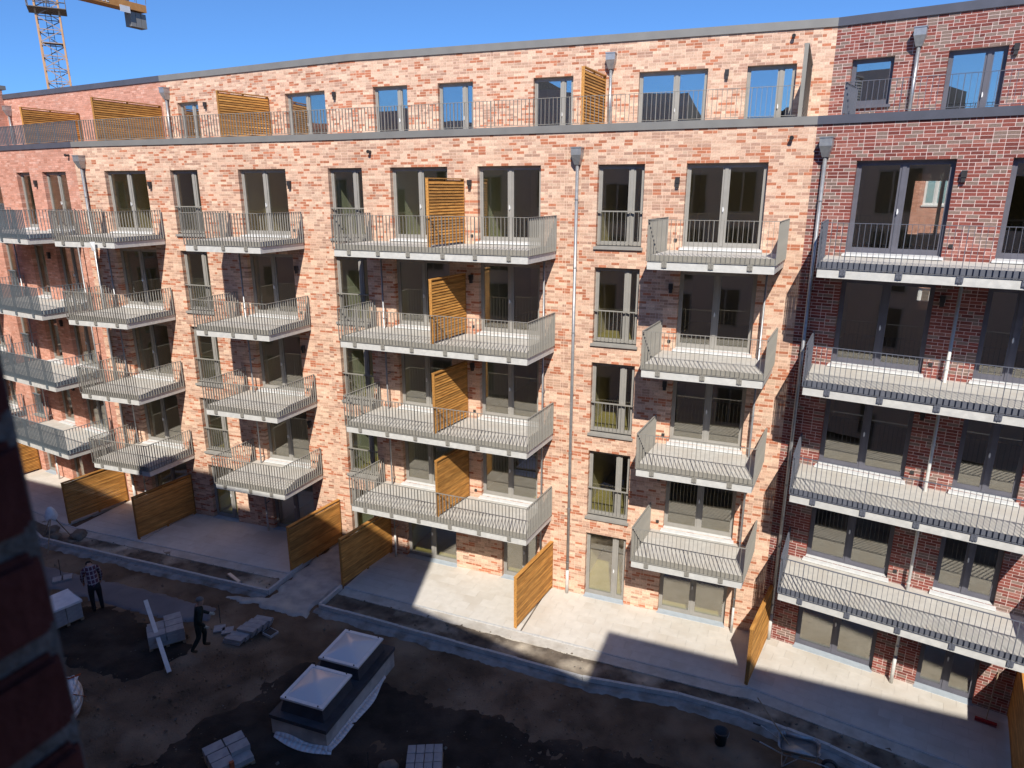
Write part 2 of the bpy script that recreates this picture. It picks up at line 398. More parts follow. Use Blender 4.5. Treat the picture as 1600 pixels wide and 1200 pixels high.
def wall(parent, seg, kind, u0, u1, z0, z1, ops, seed, singles=0, pick=None, deep=.24):
    """wall part: mortar body with reveals, its bricks as real blocks, the largest of them one by one"""
    rng = random.Random(seed)
    g = .006
    us = sorted({u0, u1} | {x for a, b, c, d in ops for x in (a - g, b + g) if u0 < x < u1})
    zs = sorted({z0, z1} | {x for a, b, c, d in ops for x in (c, d + g) if z0 < x < z1})
    mb = MB()
    for i in range(len(us) - 1):
        # merge cells upwards
        run = None
        for j in range(len(zs)):
            inside = True
            if j < len(zs) - 1:
                uc, zc = (us[i] + us[i + 1]) / 2, (zs[j] + zs[j + 1]) / 2
                inside = any(a - g < uc < b + g and c < zc < d + g for a, b, c, d in ops)
            if not inside and run is None: run = zs[j]
            if inside and run is not None:
                for y in (.0035, .30): mb.quad((us[i], y, run), (us[i + 1], y, run), (us[i + 1], y, zs[j]), (us[i], y, zs[j]))
                run = None
    for a, b, c, d in ops:
        a, b, d = a - g, b + g, d + g
        mb.quad((a, .0035, c), (a, .30, c), (a, .30, d), (a, .0035, d))
        mb.quad((b, .0035, c), (b, .30, c), (b, .30, d), (b, .0035, d))
        mb.quad((a, .0035, d), (b, .0035, d), (b, .30, d), (a, .30, d))
        mb.quad((a, .0035, c), (b, .0035, c), (b, .30, c), (a, .30, c))
    o = mb.obj('wall', MORTAR[kind], parent, (seg.o[0], seg.o[1], 0), seg.th)
    rows = lay_rows(u0, u1, z0, z1, ops, rng)
    pal = PAL[kind]; cum = np.cumsum([p[0] for p in pal]); colr = np.array([p[1] for p in pal])
    n = len(rows)
    A = np.array([q[:4] for q in rows])
    drift = np.array([noise.noise(Vector((q[0] * .45, q[1] * .8, seed * 3.7))) + .6 * noise.noise(Vector((q[0] * 1.6, q[1] * 3.0, seed * 1.3))) for q in rows]) * .16
    idx = np.searchsorted(cum, np.clip(np.array([rng.random() for _ in range(n)]) + drift, 0, .9999) * cum[-1] * .9999)
    # clusters: neighbours in a course tend to share a firing
    for i in range(1, n):
        if rows[i][4] == rows[i - 1][4] and rng.random() < .12: idx[i] = idx[i - 1]
    take = set()
    if singles and pick:
        cand = []
        for i in range(n):
            u, z, l, h, r = rows[i]
            if abs(l - .24) > 1e-6 or abs(h - (ROW - JT)) > 1e-6: continue
            sc_ = pick(u + l / 2, z + h / 2)
            if sc_: cand.append((sc_, i))
        cand.sort(reverse=True)
        take = {i for _, i in cand[:singles]}
    keep = np.array([i for i in range(n) if i not in take])
    B = A[keep]; m = len(B)
    dep = np.array([rng.uniform(-.0012, .0012) for _ in range(m)])
    V = np.zeros((m, 8, 3), np.float32)
    x0, x1, za, zb = B[:, 0], B[:, 0] + B[:, 2], B[:, 1], B[:, 1] + B[:, 3]
    for k, (x, y, z) in enumerate(((x0, 0, za), (x1, 0, za), (x1, 0, zb), (x0, 0, zb), (x0, 1, za), (x1, 1, za), (x1, 1, zb), (x0, 1, zb))):
        V[:, k, 0] = x; V[:, k, 2] = z; V[:, k, 1] = dep if y == 0 else deep
    F = np.array([(0, 1, 2, 3), (3, 2, 6, 7), (1, 0, 4, 5), (0, 3, 7, 4), (2, 1, 5, 6)])
    faces = (F[None] + (np.arange(m) * 8)[:, None, None]).reshape(-1).astype(np.int32)
    me = bpy.data.meshes.new('brickwork')
    me.vertices.add(m * 8); me.vertices.foreach_set('co', V.reshape(-1))
    me.loops.add(m * 20); me.loops.foreach_set('vertex_index', faces)
    me.polygons.add(m * 5); me.polygons.foreach_set('loop_start', np.arange(0, m * 20, 4, dtype=np.int32))
    me.update(calc_edges=True); me.shade_flat()
    cc = colr[idx[keep]] * np.array([rng.uniform(.86, 1.14) for _ in range(m)])[:, None]
    set_bc(me, np.repeat(cc, 5, axis=0))
    me.materials.append(M['brick_face'])
    bw = link('brickwork', me, o); bw['kind'] = 'stuff'
    if take:
        var = {}
        for ci in range(len(pal)):
            b = MB().box(0, .24, 0, deep, 0, ROW - JT); e = b.mesh('brick', 'brick_face'); set_bc(e, np.array(pal[ci][1])); var[ci] = e
        for i in sorted(take):
            u, z, l, h, r = rows[i]
            link('brick', var[int(idx[i])], o, (u, rng.uniform(-.0012, .0012), z))
    return o

CAMP = np.array((0, 0, 13.4926))
def seen(seg, zmin=0, zmax=99, umin=-99, umax=99):
    cp, sp = math.cos(.2762), math.sin(.2762)
    def f(u, z):
        if not (zmin < z < zmax and umin < u < umax): return 0
        q = seg.p(u); x, y, zz = q[0], q[1], z - CAMP[2]
        w = y * cp - zz * sp
        px = 800 + 1070.86 * x / w; py = 600 - 1070.86 * (y * sp + zz * cp) / w
        if not (8 < px < 1592 and 8 < py < 1190): return 0
        return 1.0 / w
    return f

# ------------------------------------------------------------------ windows
def window(parent, seg, u0, u1, z0, z1, mull=(.5,), fmat='frame_grey', sill=None, handle=True, bottom=.10, name='window', glass='glass'):
    W, H = u1 - u0, z1 - z0
    r = part(name, parent, seg.loc(u0, 0, z0), seg.th)
    ya, yb = .165, .245
    f = MB(); t = .055
    f.box(.0, t, ya, yb, 0, H); f.box(W - t, W, ya, yb, 0, H)
    f.box(t, W - t, ya, yb, H - t, H); f.box(t, W - t, ya, yb, 0, t)
    xs = [t] + [W * q for q in mull] + [W - t]
    for q in mull: f.box(W * q - .045, W * q + .045, ya - .012, yb, t, H - t)
    s = .055
    panes = []
    for i in range(len(xs) - 1):
        a = xs[i] + (.045 if i else 0); b = xs[i + 1] - (.045 if i < len(xs) - 2 else 0)
        f.box(a, a + s, ya + .012, yb - .01, t, H - t); f.box(b - s, b, ya + .012, yb - .01, t, H - t)
        f.box(a + s, b - s, ya + .012, yb - .01, H - t - s, H - t); f.box(a + s, b - s, ya + .012, yb - .01, t, t + bottom)
        panes.append((a + s, b - s))
    f.obj('frame', fmat, r)
    for a, b in panes:
        MB().box(a - .004, b + .004, .198, .222, t + bottom - .004, H - t - s + .004).obj('pane', glass, r)
    if handle:
        x = W * mull[0] - .02 if mull else W - .09
        h = MB(); h.box(x - .02, x + .02, .125, .152, 1.02, 1.09); h.box(x - .012, x + .012, .10, .125, 1.0, 1.13)
        h.obj('handle', 'plastic_white', r)
    if sill == 'stone':
        MB().prism([(-.05, -.07), (W + .05, -.07), (W + .05, .165), (-.05, .165)], -.075, [0, 0, .02, .02]).obj('sill', fmat, r)
    elif sill == 'ledge':
        MB().prism([(-.06, -.15), (W + .06, -.15), (W + .02, .165), (-.02, .165)], -.055, [-.01, -.01, .02, .02]).obj('sill', 'white_sheet', r)
    elif sill == 'threshold':
        MB().box(-.02, W + .02, -.10, .165, -.03, .012).obj('threshold', 'blue_threshold', r)
    return r

BALU_ME = {}
def baluster_mesh(kind, h, mat):
    k = (kind, round(h, 3), mat)
    if k not in BALU_ME:
        b = MB()
        if kind == 'front': b.box(-.0045, .0045, -.021, .021, 0, h)
        elif kind == 'post': b.box(-.008, .008, -.026, .026, 0, h)
        BALU_ME[k] = b.mesh('baluster', mat)
    return BALU_ME[k]

def guard(parent, seg, u0, u1, z0, mat='rail_grey'):
    """French-window rail inside the opening"""
    r = part('window_guard', parent, seg.loc(u0, 0, z0), seg.th)
    W = u1 - u0
    MB().box(.0, W, .04, .09, .965, 1.0).obj('handrail', mat, r); MB().box(0, W, .045, .085, .05, .075).obj('bottom_rail', mat, r)
    n = int(W / .115); me = baluster_mesh('front', .89, mat)
    for i in range(1, n): link('baluster', me, r, (W * i / n, .065, .075))
    return r

def wall_lamp(parent, seg, u, z):
    b = MB(); b.box(-.06, .06, -.11, 0, -.09, .07); b.box(-.045, .045, -.095, -.01, -.20, -.09)
    return b.obj('wall_lamp', 'lamp_black', parent, seg.loc(u, 0, z), seg.th)
def spout(parent, seg, u, z):
    b = MB(); b.tube((0, .1, 0), (0, -.16, -.01), .045, n=12); b.tube((0, -.12, 0), (0, -.165, -.012), .055, .055, n=14)
    return b.obj('overflow_spout', 'lamp_black', parent, seg.loc(u, 0, z), seg.th, smooth=False)
def socket(parent, seg, u, z):
    return MB().box(-.045, .045, -.03, 0, -.045, .045).obj('outdoor_socket', 'dark_metal', parent, seg.loc(u, 0, z), seg.th)
def drainpipe(parent, seg, u, ztop, zbot, hopper=True, r=.05, out=.11, mat='zinc'):
    d = part('drainpipe', parent, seg.loc(u, 0, 0), seg.th)
    b = MB(); b.tube((0, -out, zbot), (0, -out, ztop - .45 if hopper else ztop), r, n=14)
    b.obj('pipe', mat, d, smooth=True)
    if hopper:
        h = MB(); a, c = .15, .075
        h.box(-a, a, -.30, 0, ztop - .20, ztop)
        h.box(-a - .015, a + .015, -.315, 0, ztop - .01, ztop + .02)
        top = [(-a, -.30, ztop - .2), (a, -.30, ztop - .2), (a, 0, ztop - .2), (-a, 0, ztop - .2)]
        bot = [(-c, -.18, ztop - .47), (c, -.18, ztop - .47), (c, -.03, ztop - .47), (-c, -.03, ztop - .47)]
        h._add(top + bot, [(0, 1, 5, 4), (1, 2, 6, 5), (2, 3, 7, 6), (3, 0, 4, 7), (4, 5, 6, 7)])
        h.obj('hopper', mat, d)
    z = zbot + 1.2
    while z < ztop - .8:
        k = MB(); k.tube((0, -out, z), (0, -out, z + .03), r + .012, n=14); k.box(-.012, .012, -out + r, 0, z, z + .03)
        k.obj('bracket', mat, d); z += 2.0
    if zbot < .1:
        k = MB(); k.tube((0, -out, zbot), (0, -out, zbot + .9), r + .008, n=14); k.obj('standpipe', 'galvanised', d, smooth=True)
    return d

def interior(parent, seg, u0, u1, floors, parts, greens=(), y1=5.2, floor_mat='interior_floor', holes=()):
    """rooms behind the windows: slabs, back wall and party walls of the building"""
    r = part('rooms', parent, (seg.o[0], seg.o[1], 0), seg.th)
    b = MB()
    for z in floors: b.box(u0, u1, .29, y1, z - .30, z - .004)
    b.obj('floor_slab', 'interior_plaster', r)
    f = MB()
    for z in floors[:-1]: f.quad((u0, .29, z), (u1, .29, z), (u1, y1, z), (u0, y1, z))
    f.obj('floor_finish', floor_mat, r)
    w = MB()
    cu = sorted({u0, u1} | {x for h in holes for x in h[:2]}); cz = sorted({floors[0] - .3, floors[-1]} | {x for h in holes for x in h[2:]})
    for a_, b_ in zip(cu, cu[1:]):
        for c_, d_ in zip(cz, cz[1:]):
            if any(h[0] <= (a_ + b_) / 2 <= h[1] and h[2] <= (c_ + d_) / 2 <= h[3] for h in holes): continue
            w.box(a_, b_, y1, y1 + .2, c_, d_)
    w.obj('back_wall', 'interior_plaster', r)
    for u in parts:
        MB().box(u - .06, u + .06, .30, y1, floors[0], floors[-1] - .3).obj('party_wall', 'interior_green' if u in greens else 'interior_plaster', r)
    return r

def strip_mesh(pts, outs, z0, z1, w0, w1, closed_ends=True):
    """prism following a plan polyline; w0..w1 measured along the mitred outward normals"""
    pts = [np.array(p, float) for p in pts]
    nrm = []
    for i in range(len(pts) - 1):
        d = pts[i + 1] - pts[i]; d /= np.linalg.norm(d); nrm.append(np.array([d[1], -d[0]]))
    L, Rr = [], []
    for i, p in enumerate(pts):
        if i == 0: n = nrm[0]
        elif i == len(pts) - 1: n = nrm[-1]
        else:
            n = nrm[i - 1] + nrm[i]; n = n / np.linalg.norm(n); n = n / max(.3, n @ nrm[i])
        L.append(p + n * w1); Rr.append(p + n * w0)
    mb = MB()
    for i in range(len(pts) - 1):
        mb.prism([tuple(L[i]), tuple(L[i + 1]), tuple(Rr[i + 1]), tuple(Rr[i])], z0, z1)
    return mb

# ------------------------------------------------------------------ balconies
def level_word(k): return {4: 'topmost', 3: 'second from the top', 2: 'third from the top', 1: 'lowest'}[k]
def balcony(seg, u0, u1, k, w, skew, label, group, mat='rail_grey', kick='deck_concrete', nbr=None, sides=('l', 'r')):
    z = k * ST
    root = thing('balcony', label, 'balcony', seg.loc(u0, 0, z), seg.th, group)
    W = u1 - u0; sx = skew * w                      # front edge shifts by sx along the wall
    P = lambda u, v: (u + skew * v, -v)             # v out of the wall
    d = MB(); d.prism([P(0, .02), P(0, w - .03), P(W, w - .03), P(W, .02)][::1], -.11, .025)
    d.obj('deck', 'deck_concrete', root)
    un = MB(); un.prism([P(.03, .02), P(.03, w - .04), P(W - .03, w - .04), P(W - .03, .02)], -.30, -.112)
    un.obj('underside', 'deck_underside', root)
    fa = MB(); q = .06
    fa.prism([P(0, w - .035), P(0, w + .02), P(W, w + .02), P(W, w - .035)], -.335, -.125)
    fa.prism([P(-.012, .03), P(-.012, w + .017), P(.045, w + .017), P(.045, .03)], -.333, -.127)
    fa.prism([P(W - .045, .03), P(W - .045, w + .017), P(W + .012, w + .017), P(W + .012, .03)], -.333, -.127)
    fa.obj('fascia', 'galvanised', root)
    kp = MB()
    kp.prism([P(.01, w - .028), P(.01, w - .004), P(W - .01, w - .004), P(W - .01, w - .028)], -.10, .045)
    kp.prism([P(.012, .05), P(.012, w - .03), P(.03, w - .03), P(.03, .05)], -.10, .043)
    kp.prism([P(W - .03, .05), P(W - .03, w - .03), P(W - .012, w - .03), P(W - .012, .05)], -.10, .043)
    kp.obj('kick_plate', mat, root)
    rl = MB(); zt = .955; v1 = w + .035
    rl.prism([P(-.03, v1 - .022), P(-.03, v1 + .022), P(W + .03, v1 + .022), P(W + .03, v1 - .022)], zt - .012, zt)
    rl.prism([P(-.03, v1 - .018), P(-.03, v1 + .018), P(W + .03, v1 + .018), P(W + .03, v1 - .018)], -.115, -.104)
    for x in (-.03, W + .03):
        rl.prism([P(x - .022, .08), P(x - .022, v1 - .022), P(x + .022, v1 - .022), P(x + .022, .08)], zt - .0125, zt - .0005)
        rl.prism([P(x - .018, .08), P(x - .018, v1 - .018), P(x + .018, v1 - .018), P(x + .018, .08)], -.1145, -.1045)
    rl.obj('handrail', mat, root)
    h = zt - .012 + .104
    me = baluster_mesh('front', h, mat)
    n = max(2, round((W + .06) / .118))
    nbr = nbr or max(2, round(W / 1.15))
    posts = {round(n * (i + .5) / nbr) for i in range(nbr)}
    mp = baluster_mesh('post', h, mat)
    br = MB()
    for i in range(n + 1):
        x = -.03 + (W + .06) * i / n
        p = P(x, v1)
        if i in posts:
            link('post', mp, root, (p[0], p[1], -.104))
            link('bracket', BR_ME[mat], root, (p[0], p[1], -.24))
        else: link('baluster', me, root, (p[0], p[1], -.104))
    m = max(2, round((v1 - .1) / .118))
    rs = math.pi / 2 - math.atan(skew)
    for x in (-.03, W + .03):
        for i in range(m):
            p = P(x, .09 + (v1 - .09) * i / m)
            mm = mp if i in (0, m // 2) else me
            o = link('post' if mm is mp else 'baluster', mm, root, (p[0], p[1], -.104), math.pi / 2)
    return root
BR_ME = {}
for mt in ('rail_grey', 'rail_slate', 'rail_blue'):
    b = MB(); b.box(-.065, -.012, -.022, .0, -.03, .115); b.box(.012, .065, -.022, .0, -.03, .115); b.box(-.008, .008, -.03, .012, -.035, .135)
    for x in (-.035, .035):
        for z in (.0, .08): b.tube((x, -.022, z), (x, -.034, z), .010, n=6)
    BR_ME[mt] = b.mesh('bracket', mt)

# ------------------------------------------------------------------ timber screens
SLAT = {}
def screen(name, label, cat, p, q, z0, H, group, pitch=.088, mat='larch'):
    """slatted larch screen between two plan points"""
    p, q = np.array(p, float), np.array(q, float); Ln = float(np.linalg.norm(q - p)); th = ang(p, q)
    r = thing(name, label, cat, (p[0], p[1], z0), th, group)
    Lr = round(Ln, 2); hs = pitch - .016
    def slat_mesh(sg):
        m_ = MB(); q = [(-.052 * sg, 0), (-.030 * sg, 0), (-.020 * sg, hs), (-.031 * sg, hs)]
        m_._add([(x, y, z) for x in (.02, Lr - .02) for y, z in q], [(0, 1, 2, 3)[::sg], (4, 5, 6, 7)[::-sg], (0, 4, 5, 1)[::sg], (1, 5, 6, 2)[::sg], (2, 6, 7, 3)[::sg], (3, 7, 4, 0)[::sg]])
        return m_.mesh('slat', mat)
    for sg in (1, -1):
        if (Lr, mat, pitch, sg) not in SLAT: SLAT[(Lr, mat, pitch, sg)] = slat_mesh(sg)
    me, mb_ = SLAT[(Lr, mat, pitch, 1)], SLAT[(Lr, mat, pitch, -1)]
    n = int((H - .10) / pitch)
    for i in range(n):
        z = .06 + i * pitch
        link('slat', me, r, (0, 0, z))
        link('slat', mb_, r, (0, 0, z + pitch * .5))
    for x in (0.0, Ln / 2 - .035, Ln - .07):
        MB().box(x, x + .07, -.0195, .0195, -.04, H - .02).obj('post', mat, r)
    MB().box(-.012, Ln + .012, -.062, .062, H - .02, H + .012).obj('cap_board', mat, r)
    for x in (-.012, Ln + .0): MB().box(x, x + .012, -.05, .05, .0, H - .02).obj('edge_board', mat, r)
    return r


# ================================================================== STRUCTURE: ground
def polysheet(name, poly, z, mat, parent=None, thick=None):
    mb = MB()
    if thick: mb.prism(poly, z - thick, z)
    else: mb._add([(x, y, z) for x, y in poly], [tuple(range(len(poly)))])
    return mb.obj(name, mat, parent)
def edge_dist(poly):
    """signed distance to a polygon's outline, positive inside"""
    A = np.array(poly, float); Bp = np.roll(A, -1, axis=0); D = Bp - A; D2 = (D ** 2).sum(1)
    ins = inpoly(poly)
    def f(x, y):
        q = np.array((x, y)) - A
        t = np.clip((q * D).sum(1) / D2, 0, 1)[:, None]
        d = float(np.sqrt((((q - D * t)) ** 2).sum(1).min()))
        return d if ins(x, y) else -d
    return f
def inpoly(poly):
    def f(x, y):
        c = False; n = len(poly)
        for i in range(n):
            x1, y1 = poly[i]; x2, y2 = poly[(i + 1) % n]
            if (y1 > y) != (y2 > y) and x < (x2 - x1) * (y - y1) / (y2 - y1) + x1: c = not c
        return c
    return f
def rough_sheet(name, x0, x1, y0, y1, step, zfun, mat, keep=None, warp=None, feather=.25):
    """uneven sheet of ground; a polygon 'keep' bounds it, and its rim dips under what lies around it"""
    nx, ny = int((x1 - x0) / step) + 1, int((y1 - y0) / step) + 1
    V = []; ok = {}; ed = edge_dist(keep) if keep is not None else None
    for j in range(ny):
        for i in range(nx):
            x, y = x0 + i * step, y0 + j * step; z = zfun(x, y); ok[i, j] = True
            if ed:
                d = ed(*(warp(x, y) if warp else (x, y)))
                ok[i, j] = d > -step * 1.6
                if d < feather: z -= .16 * ((feather - d) / feather) ** 1.5 if warp else 0
            V.append((x, y, z))
    F = [(j * nx + i, j * nx + i + 1, (j + 1) * nx + i + 1, (j + 1) * nx + i) for j in range(ny - 1) for i in range(nx - 1)
         if ok[i, j] and ok[i + 1, j] and ok[i, j + 1] and ok[i + 1, j + 1]]
    me = bpy.data.meshes.new(name); me.from_pydata(V, [], F); me.materials.append(M[mat])
    me.polygons.foreach_set('use_smooth', [True] * len(F)); me.update()
    return link(name, me)
def fbm(x, y, s=1.0, seed=0.0, o=4): return noise.fractal(Vector((x * s, y * s, seed)), 1.0, 2.0, o)

g = MB(); g.quad((-400, -300, -.45), (400, -300, -.45), (400, 500, -.45), (-400, 500, -.45))
tag(g.obj('ground', 'yard_soil'), kind='structure')
def rut(x, y):
    """wheel tracks of the site dumper"""
    h = 0.0
    c = 12.2 + .42 * (x + 4) * -.55 + .9 * math.sin(x * .32)
    for off in (0.0, 1.35):
        d = (y - c - off) * .87
        if abs(d) < .45: h += -.035 * math.exp(-(d / .13) ** 2) + .018 * math.exp(-((abs(d) - .24) / .07) ** 2) + .008 * math.sin(x * 31 + d * 20) * math.exp(-(d / .13) ** 2)
    return h
yard = rough_sheet('yard_ground', -30, 18, 6, 27.0, .11, lambda x, y: -.075 + .035 * fbm(x, y, .5, 3) + .022 * fbm(x, y, 2.2, 8) + .012 * fbm(x, y, 7.0, 6) + rut(x, y), 'yard_soil')
tag(yard, kind='structure')

def px2ground(px, py, z=0.0):
    X = (px - 800) / 1070.8577; Y = (600 - py) / 1070.8577; c, s = math.cos(.2762), math.sin(.2762)
    r = (X, c + Y * s, -s + Y * c); k = (z - 13.4926) / r[2]
    return (r[0] * k, r[1] * k)
# heaps of dark topsoil spread over the yard
top1 = [px2ground(*p) for p in ((150, 1215), (240, 1160), (338, 1100), (405, 1058), (470, 1018), (560, 1040), (640, 1066), (720, 1092), (805, 1120), (940, 1156), (1080, 1190), (1090, 1215))] + [(3.2, 9.5), (-8, 9.5)]
tag(rough_sheet('topsoil_spread', -13, 5, 9.4, 18, .10, lambda x, y: -.03 + .04 * fbm(x, y, .8, 5) + .035 * fbm(x, y, 3.2, 2) + .02 * fbm(x, y, 8, 4) + .7 * rut(x, y),
    'topsoil', top1, lambda x, y: (x + .35 * fbm(x, y, 1.1, 9) + .12 * fbm(x, y, 5, 9), y + .35 * fbm(x, y, 1.1, 4) + .12 * fbm(x, y, 5, 4)), .5), kind='structure')
top2 = [px2ground(*p) for p in ((40, 935), (95, 925), (140, 940), (185, 940), (232, 962), (300, 985), (318, 1010), (262, 1040), (205, 1075), (160, 1058), (90, 1035), (40, 1010))]
tag(rough_sheet('topsoil_bed', -19, -8, 14.5, 22, .10, lambda x, y: -.03 + .04 * fbm(x, y, .9, 7) + .035 * fbm(x, y, 3.0, 1),
    'topsoil', top2, lambda x, y: (x + .3 * fbm(x, y, 1.3, 19) + .12 * fbm(x, y, 5, 3), y + .3 * fbm(x, y, 1.3, 14) + .12 * fbm(x, y, 5, 8)), .4), kind='structure')
# screeded path strip
pth = [tuple(AB.p(u, w)) for u, w in ((-3, 5.2), (9.6, 5.2), (9.9, 6.0), (8.6, 6.42), (-3, 6.35))]
tag(rough_sheet('path_screed', -22, -6, 17, 25, .12, lambda x, y: -.02 + .006 * fbm(x, y, 1, 2), 'screed', pth, lambda x, y: (x + .1 * fbm(x, y, 1.5, 1), y + .1 * fbm(x, y, 1.5, 6)), .12), kind='structure')
# planting beds between patio and kerb, and the gravel way between them
bedL = [tuple(LA.p(-9, 3.08)), tuple(LA.p(-.2, 3.08)), tuple(AB.p(0.1, 3.10)), tuple(AB.p(10.6, 3.10)), tuple(AB.p(10.6, 4.05)), tuple(AB.p(-.2, 4.05)), tuple(LA.p(-9, 3.6))]
bedR = [tuple(BC.p(.75, 3.12)), tuple(BC.p(END_BC - .6, 3.12)), tuple(CD.p(9, 2.94)), (11.8, 10.97), (8.67, 13.47), (7.97, 14.05), (7.1, 14.62), (6.09, 15.25), (4.6, 15.9), tuple(BC.p(.75, 4.05))]
for nm, poly, sd in (('planting_bed', bedL, 21), ('planting_bed', bedR, 33)):
    xs = [p[0] for p in poly]; ys = [p[1] for p in poly]
    tag(rough_sheet(nm, min(xs), max(xs), min(ys), max(ys), .10, lambda x, y: -.035 + .06 * max(0, fbm(x, y, .9, sd)) + .03 * fbm(x, y, 3.5, sd + 2) + .015 * fbm(x, y, 9, sd), 'bed_soil', poly), kind='structure')
way = [tuple(AB.p(10.72, -.0)), tuple(BC.p(.62, 0)), tuple(BC.p(.55, 4.2)), tuple(BC.p(.9, 4.75)), tuple(AB.p(8.6, 4.75)), tuple(AB.p(10.72, 4.2))]
tag(rough_sheet('gravel_path', -11, -3, 18, 26, .09, lambda x, y: -.015 + .06 * max(0, fbm(x, y, 1.0, 41)) + .012 * fbm(x, y, 6, 2), 'gravel_sand', way, lambda x, y: (x + .16 * fbm(x, y, 2, 3), y + .16 * fbm(x, y, 2, 5)), .15), kind='structure')

# kerbs of concrete stones with their haunching
def kerb(name, pts, label_mat='kerb_concrete', wd=.09, z0=-.15, z1=.13, unit=1.0):
    root = tag(part(name, None), kind='structure')
    for i in range(len(pts) - 1):
        p, q = np.array(pts[i]), np.array(pts[i + 1]); Ln = float(np.linalg.norm(q - p)); n = max(1, round(Ln / unit)); d = (q - p) / Ln
        me = MB().box(.004, Ln / n - .004, -wd / 2, wd / 2, z0, z1).mesh('kerb_stone', label_mat)
        for j in range(n):
            a = p + d * Ln * j / n
            link('kerb_stone', me, root, (a[0], a[1], RND.uniform(-.008, .008)), ang(p, q) + RND.uniform(-.004, .004))
    return root
kL = [LA.p(-9, 3.6), LA.p(-1.9, 3.5), AB.p(-.3, 3.95), AB.p(10.68, 4.06), AB.p(10.72, .4)]
kR = [BC.p(.70, 2.85), BC.p(.70, 4.08), BC.p(9.9, 4.15), (4.6, 15.88), (6.08, 15.22), (7.09, 14.59), (7.96, 14.02), (8.65, 13.45), (11.8, 10.95)]
kR = [np.array(p) for p in kR]
kerb('kerb', kL); kerb('kerb', kR)
kerb('patio_edging', [LA.p(-9, 2.74), LA.p(-.15, 2.74), AB.p(.05, 2.74), AB.p(10.6, 2.74)], wd=.06, z1=.02)
kerb('patio_edging', [BC.p(.75, 2.76), BC.p(END_BC - .55, 2.76), CD.p(.35, 2.66), CD.p(9, 2.62)], wd=.06, z1=.02)
for pts in ([LA.p(-9, 3.6), LA.p(-1.9, 3.5), AB.p(-.3, 3.95), AB.p(10.72, 4.06)], [BC.p(.62, 4.08)] + kR[2:]):
    P2 = [np.array(p) for p in pts]
    mb = MB(); prev = None
    for i in range(len(P2) - 1):
        d = P2[i + 1] - P2[i]; Ln = np.linalg.norm(d); d /= Ln; nn = np.array([d[1], -d[0]]); k = max(2, int(Ln / .12))
        for j in range(k + 1):
            c = P2[i] + d * Ln * j / k; wv = .36 + .10 * fbm(c[0], c[1], 1.6, 55) + .05 * fbm(c[0], c[1], 6, 5)
            row = [(*(c + nn * .04), -.005), (*(c + nn * .24), -.012 + .01 * fbm(c[0], c[1], 4, 3)), (*(c + nn * wv), -.085)]
            if prev is not None:
                for q in range(2): mb.quad(prev[q], row[q], row[q + 1], prev[q + 1])
            prev = row
    tag(mb.obj('kerb_haunch', 'haunch', smooth=True), kind='structure')
for pts in ([LA.p(-9, 2.77), LA.p(-.15, 2.77), AB.p(.05, 2.77), AB.p(10.6, 2.77)], [BC.p(.78, 2.79), BC.p(END_BC - .55, 2.79), CD.p(.35, 2.69), CD.p(9, 2.65)]):
    tag(strip_mesh(pts, None, -.1, -.004, 0.0, .40).obj('edging_haunch', 'paver_bed'), kind='structure')

# patios: each a bed with its slabs
def patio(seg, u0, u1, w1, skew=0.0):
    root = tag(part('patio', None, seg.loc(u0, 0, 0), seg.th), kind='structure')
    W = u1 - u0
    MB().box(0, W, -w1, .25, -.12, -.018).obj('bedding', 'paver_bed', root)
    nu = max(1, round(W / .60)); du = W / nu; nw = round(w1 / .40); dw = w1 / nw
    full = [MB().box(.002, du - .002, -dw + .002, -.002, -.04, 0).mesh('paving_slab', m) for m in ('paver', 'paver_b')]
    half = [MB().box(.002, du / 2 - .002, -dw + .002, -.002, -.04, 0).mesh('paving_slab', m) for m in ('paver', 'paver_b')]
    for j in range(nw):
        x = 0.0
        if j % 2:
            link('paving_slab', half[RND.random() < .4], root, (0, -j * dw, RND.uniform(-.0012, .0012))); x = du / 2
        while x + du <= W + 1e-6:
            link('paving_slab', full[RND.random() < .4], root, (x, -j * dw, RND.uniform(-.0012, .0012))); x += du
        if W - x > .05: link('paving_slab', half[RND.random() < .4], root, (W - du / 2, -j * dw, RND.uniform(-.0012, .0012)))
patio(LA, -12, -7.45, 2.70); patio(LA, -7.35, -.12, 2.70)
patio(AB, -.05, 3.45, 2.70); patio(AB, 3.5, 10.62, 2.70)
patio(BC, .75, 7.40, 2.72); patio(BC, 7.45, END_BC - .05, 2.72)
patio(CD, .02, 6.45, 2.61)
patio(CD, 6.55, 10.5, 2.60)

# ================================================================== BUILDINGS
KS = (0, 1, 2, 3, 4)
def ops_of(cols):
    out = []
    for (u0, u1, typ) in cols:
        for k in KS:
            z0 = k * ST + (-.03 if k == 0 else (.10 if typ == 'door' else .06))
            a = u0
            if typ == 'door2' : z0 = k * ST + (-.03 if k == 0 else .10)
            if typ == 'door2' and k == 0: a = u0 + .78
            out.append((a, u1, z0, k * ST + HEAD))
    return out
FLOORS = [k * ST for k in range(6)]

def fit_out(bld, seg, cols, fmat, gmat, guards):
    for (u0, u1, typ) in cols:
        for k in KS:
            a = u0 + (.78 if typ == 'door2' and k == 0 else 0)
            z1 = k * ST + HEAD
            if typ in ('door', 'door2'):
                m = (.5,) if u1 - a > 1.25 else ()
                if typ == 'door2' and k == 0: m = (.62,)
                window(bld, seg, a, u1, k * ST + (.0 if k == 0 else .10), z1, m, fmat, 'threshold' if k == 0 else 'ledge')
            else:
                m = {'win': (.72,), 'narrow': ()}[typ]
                window(bld, seg, a, u1, k * ST + (0 if k == 0 else .06), z1, m, fmat, 'threshold' if k == 0 else 'stone', handle=(k == 0))
                if k > 0 and guards: guard(bld, seg, a, u1, k * ST + .10, gmat)

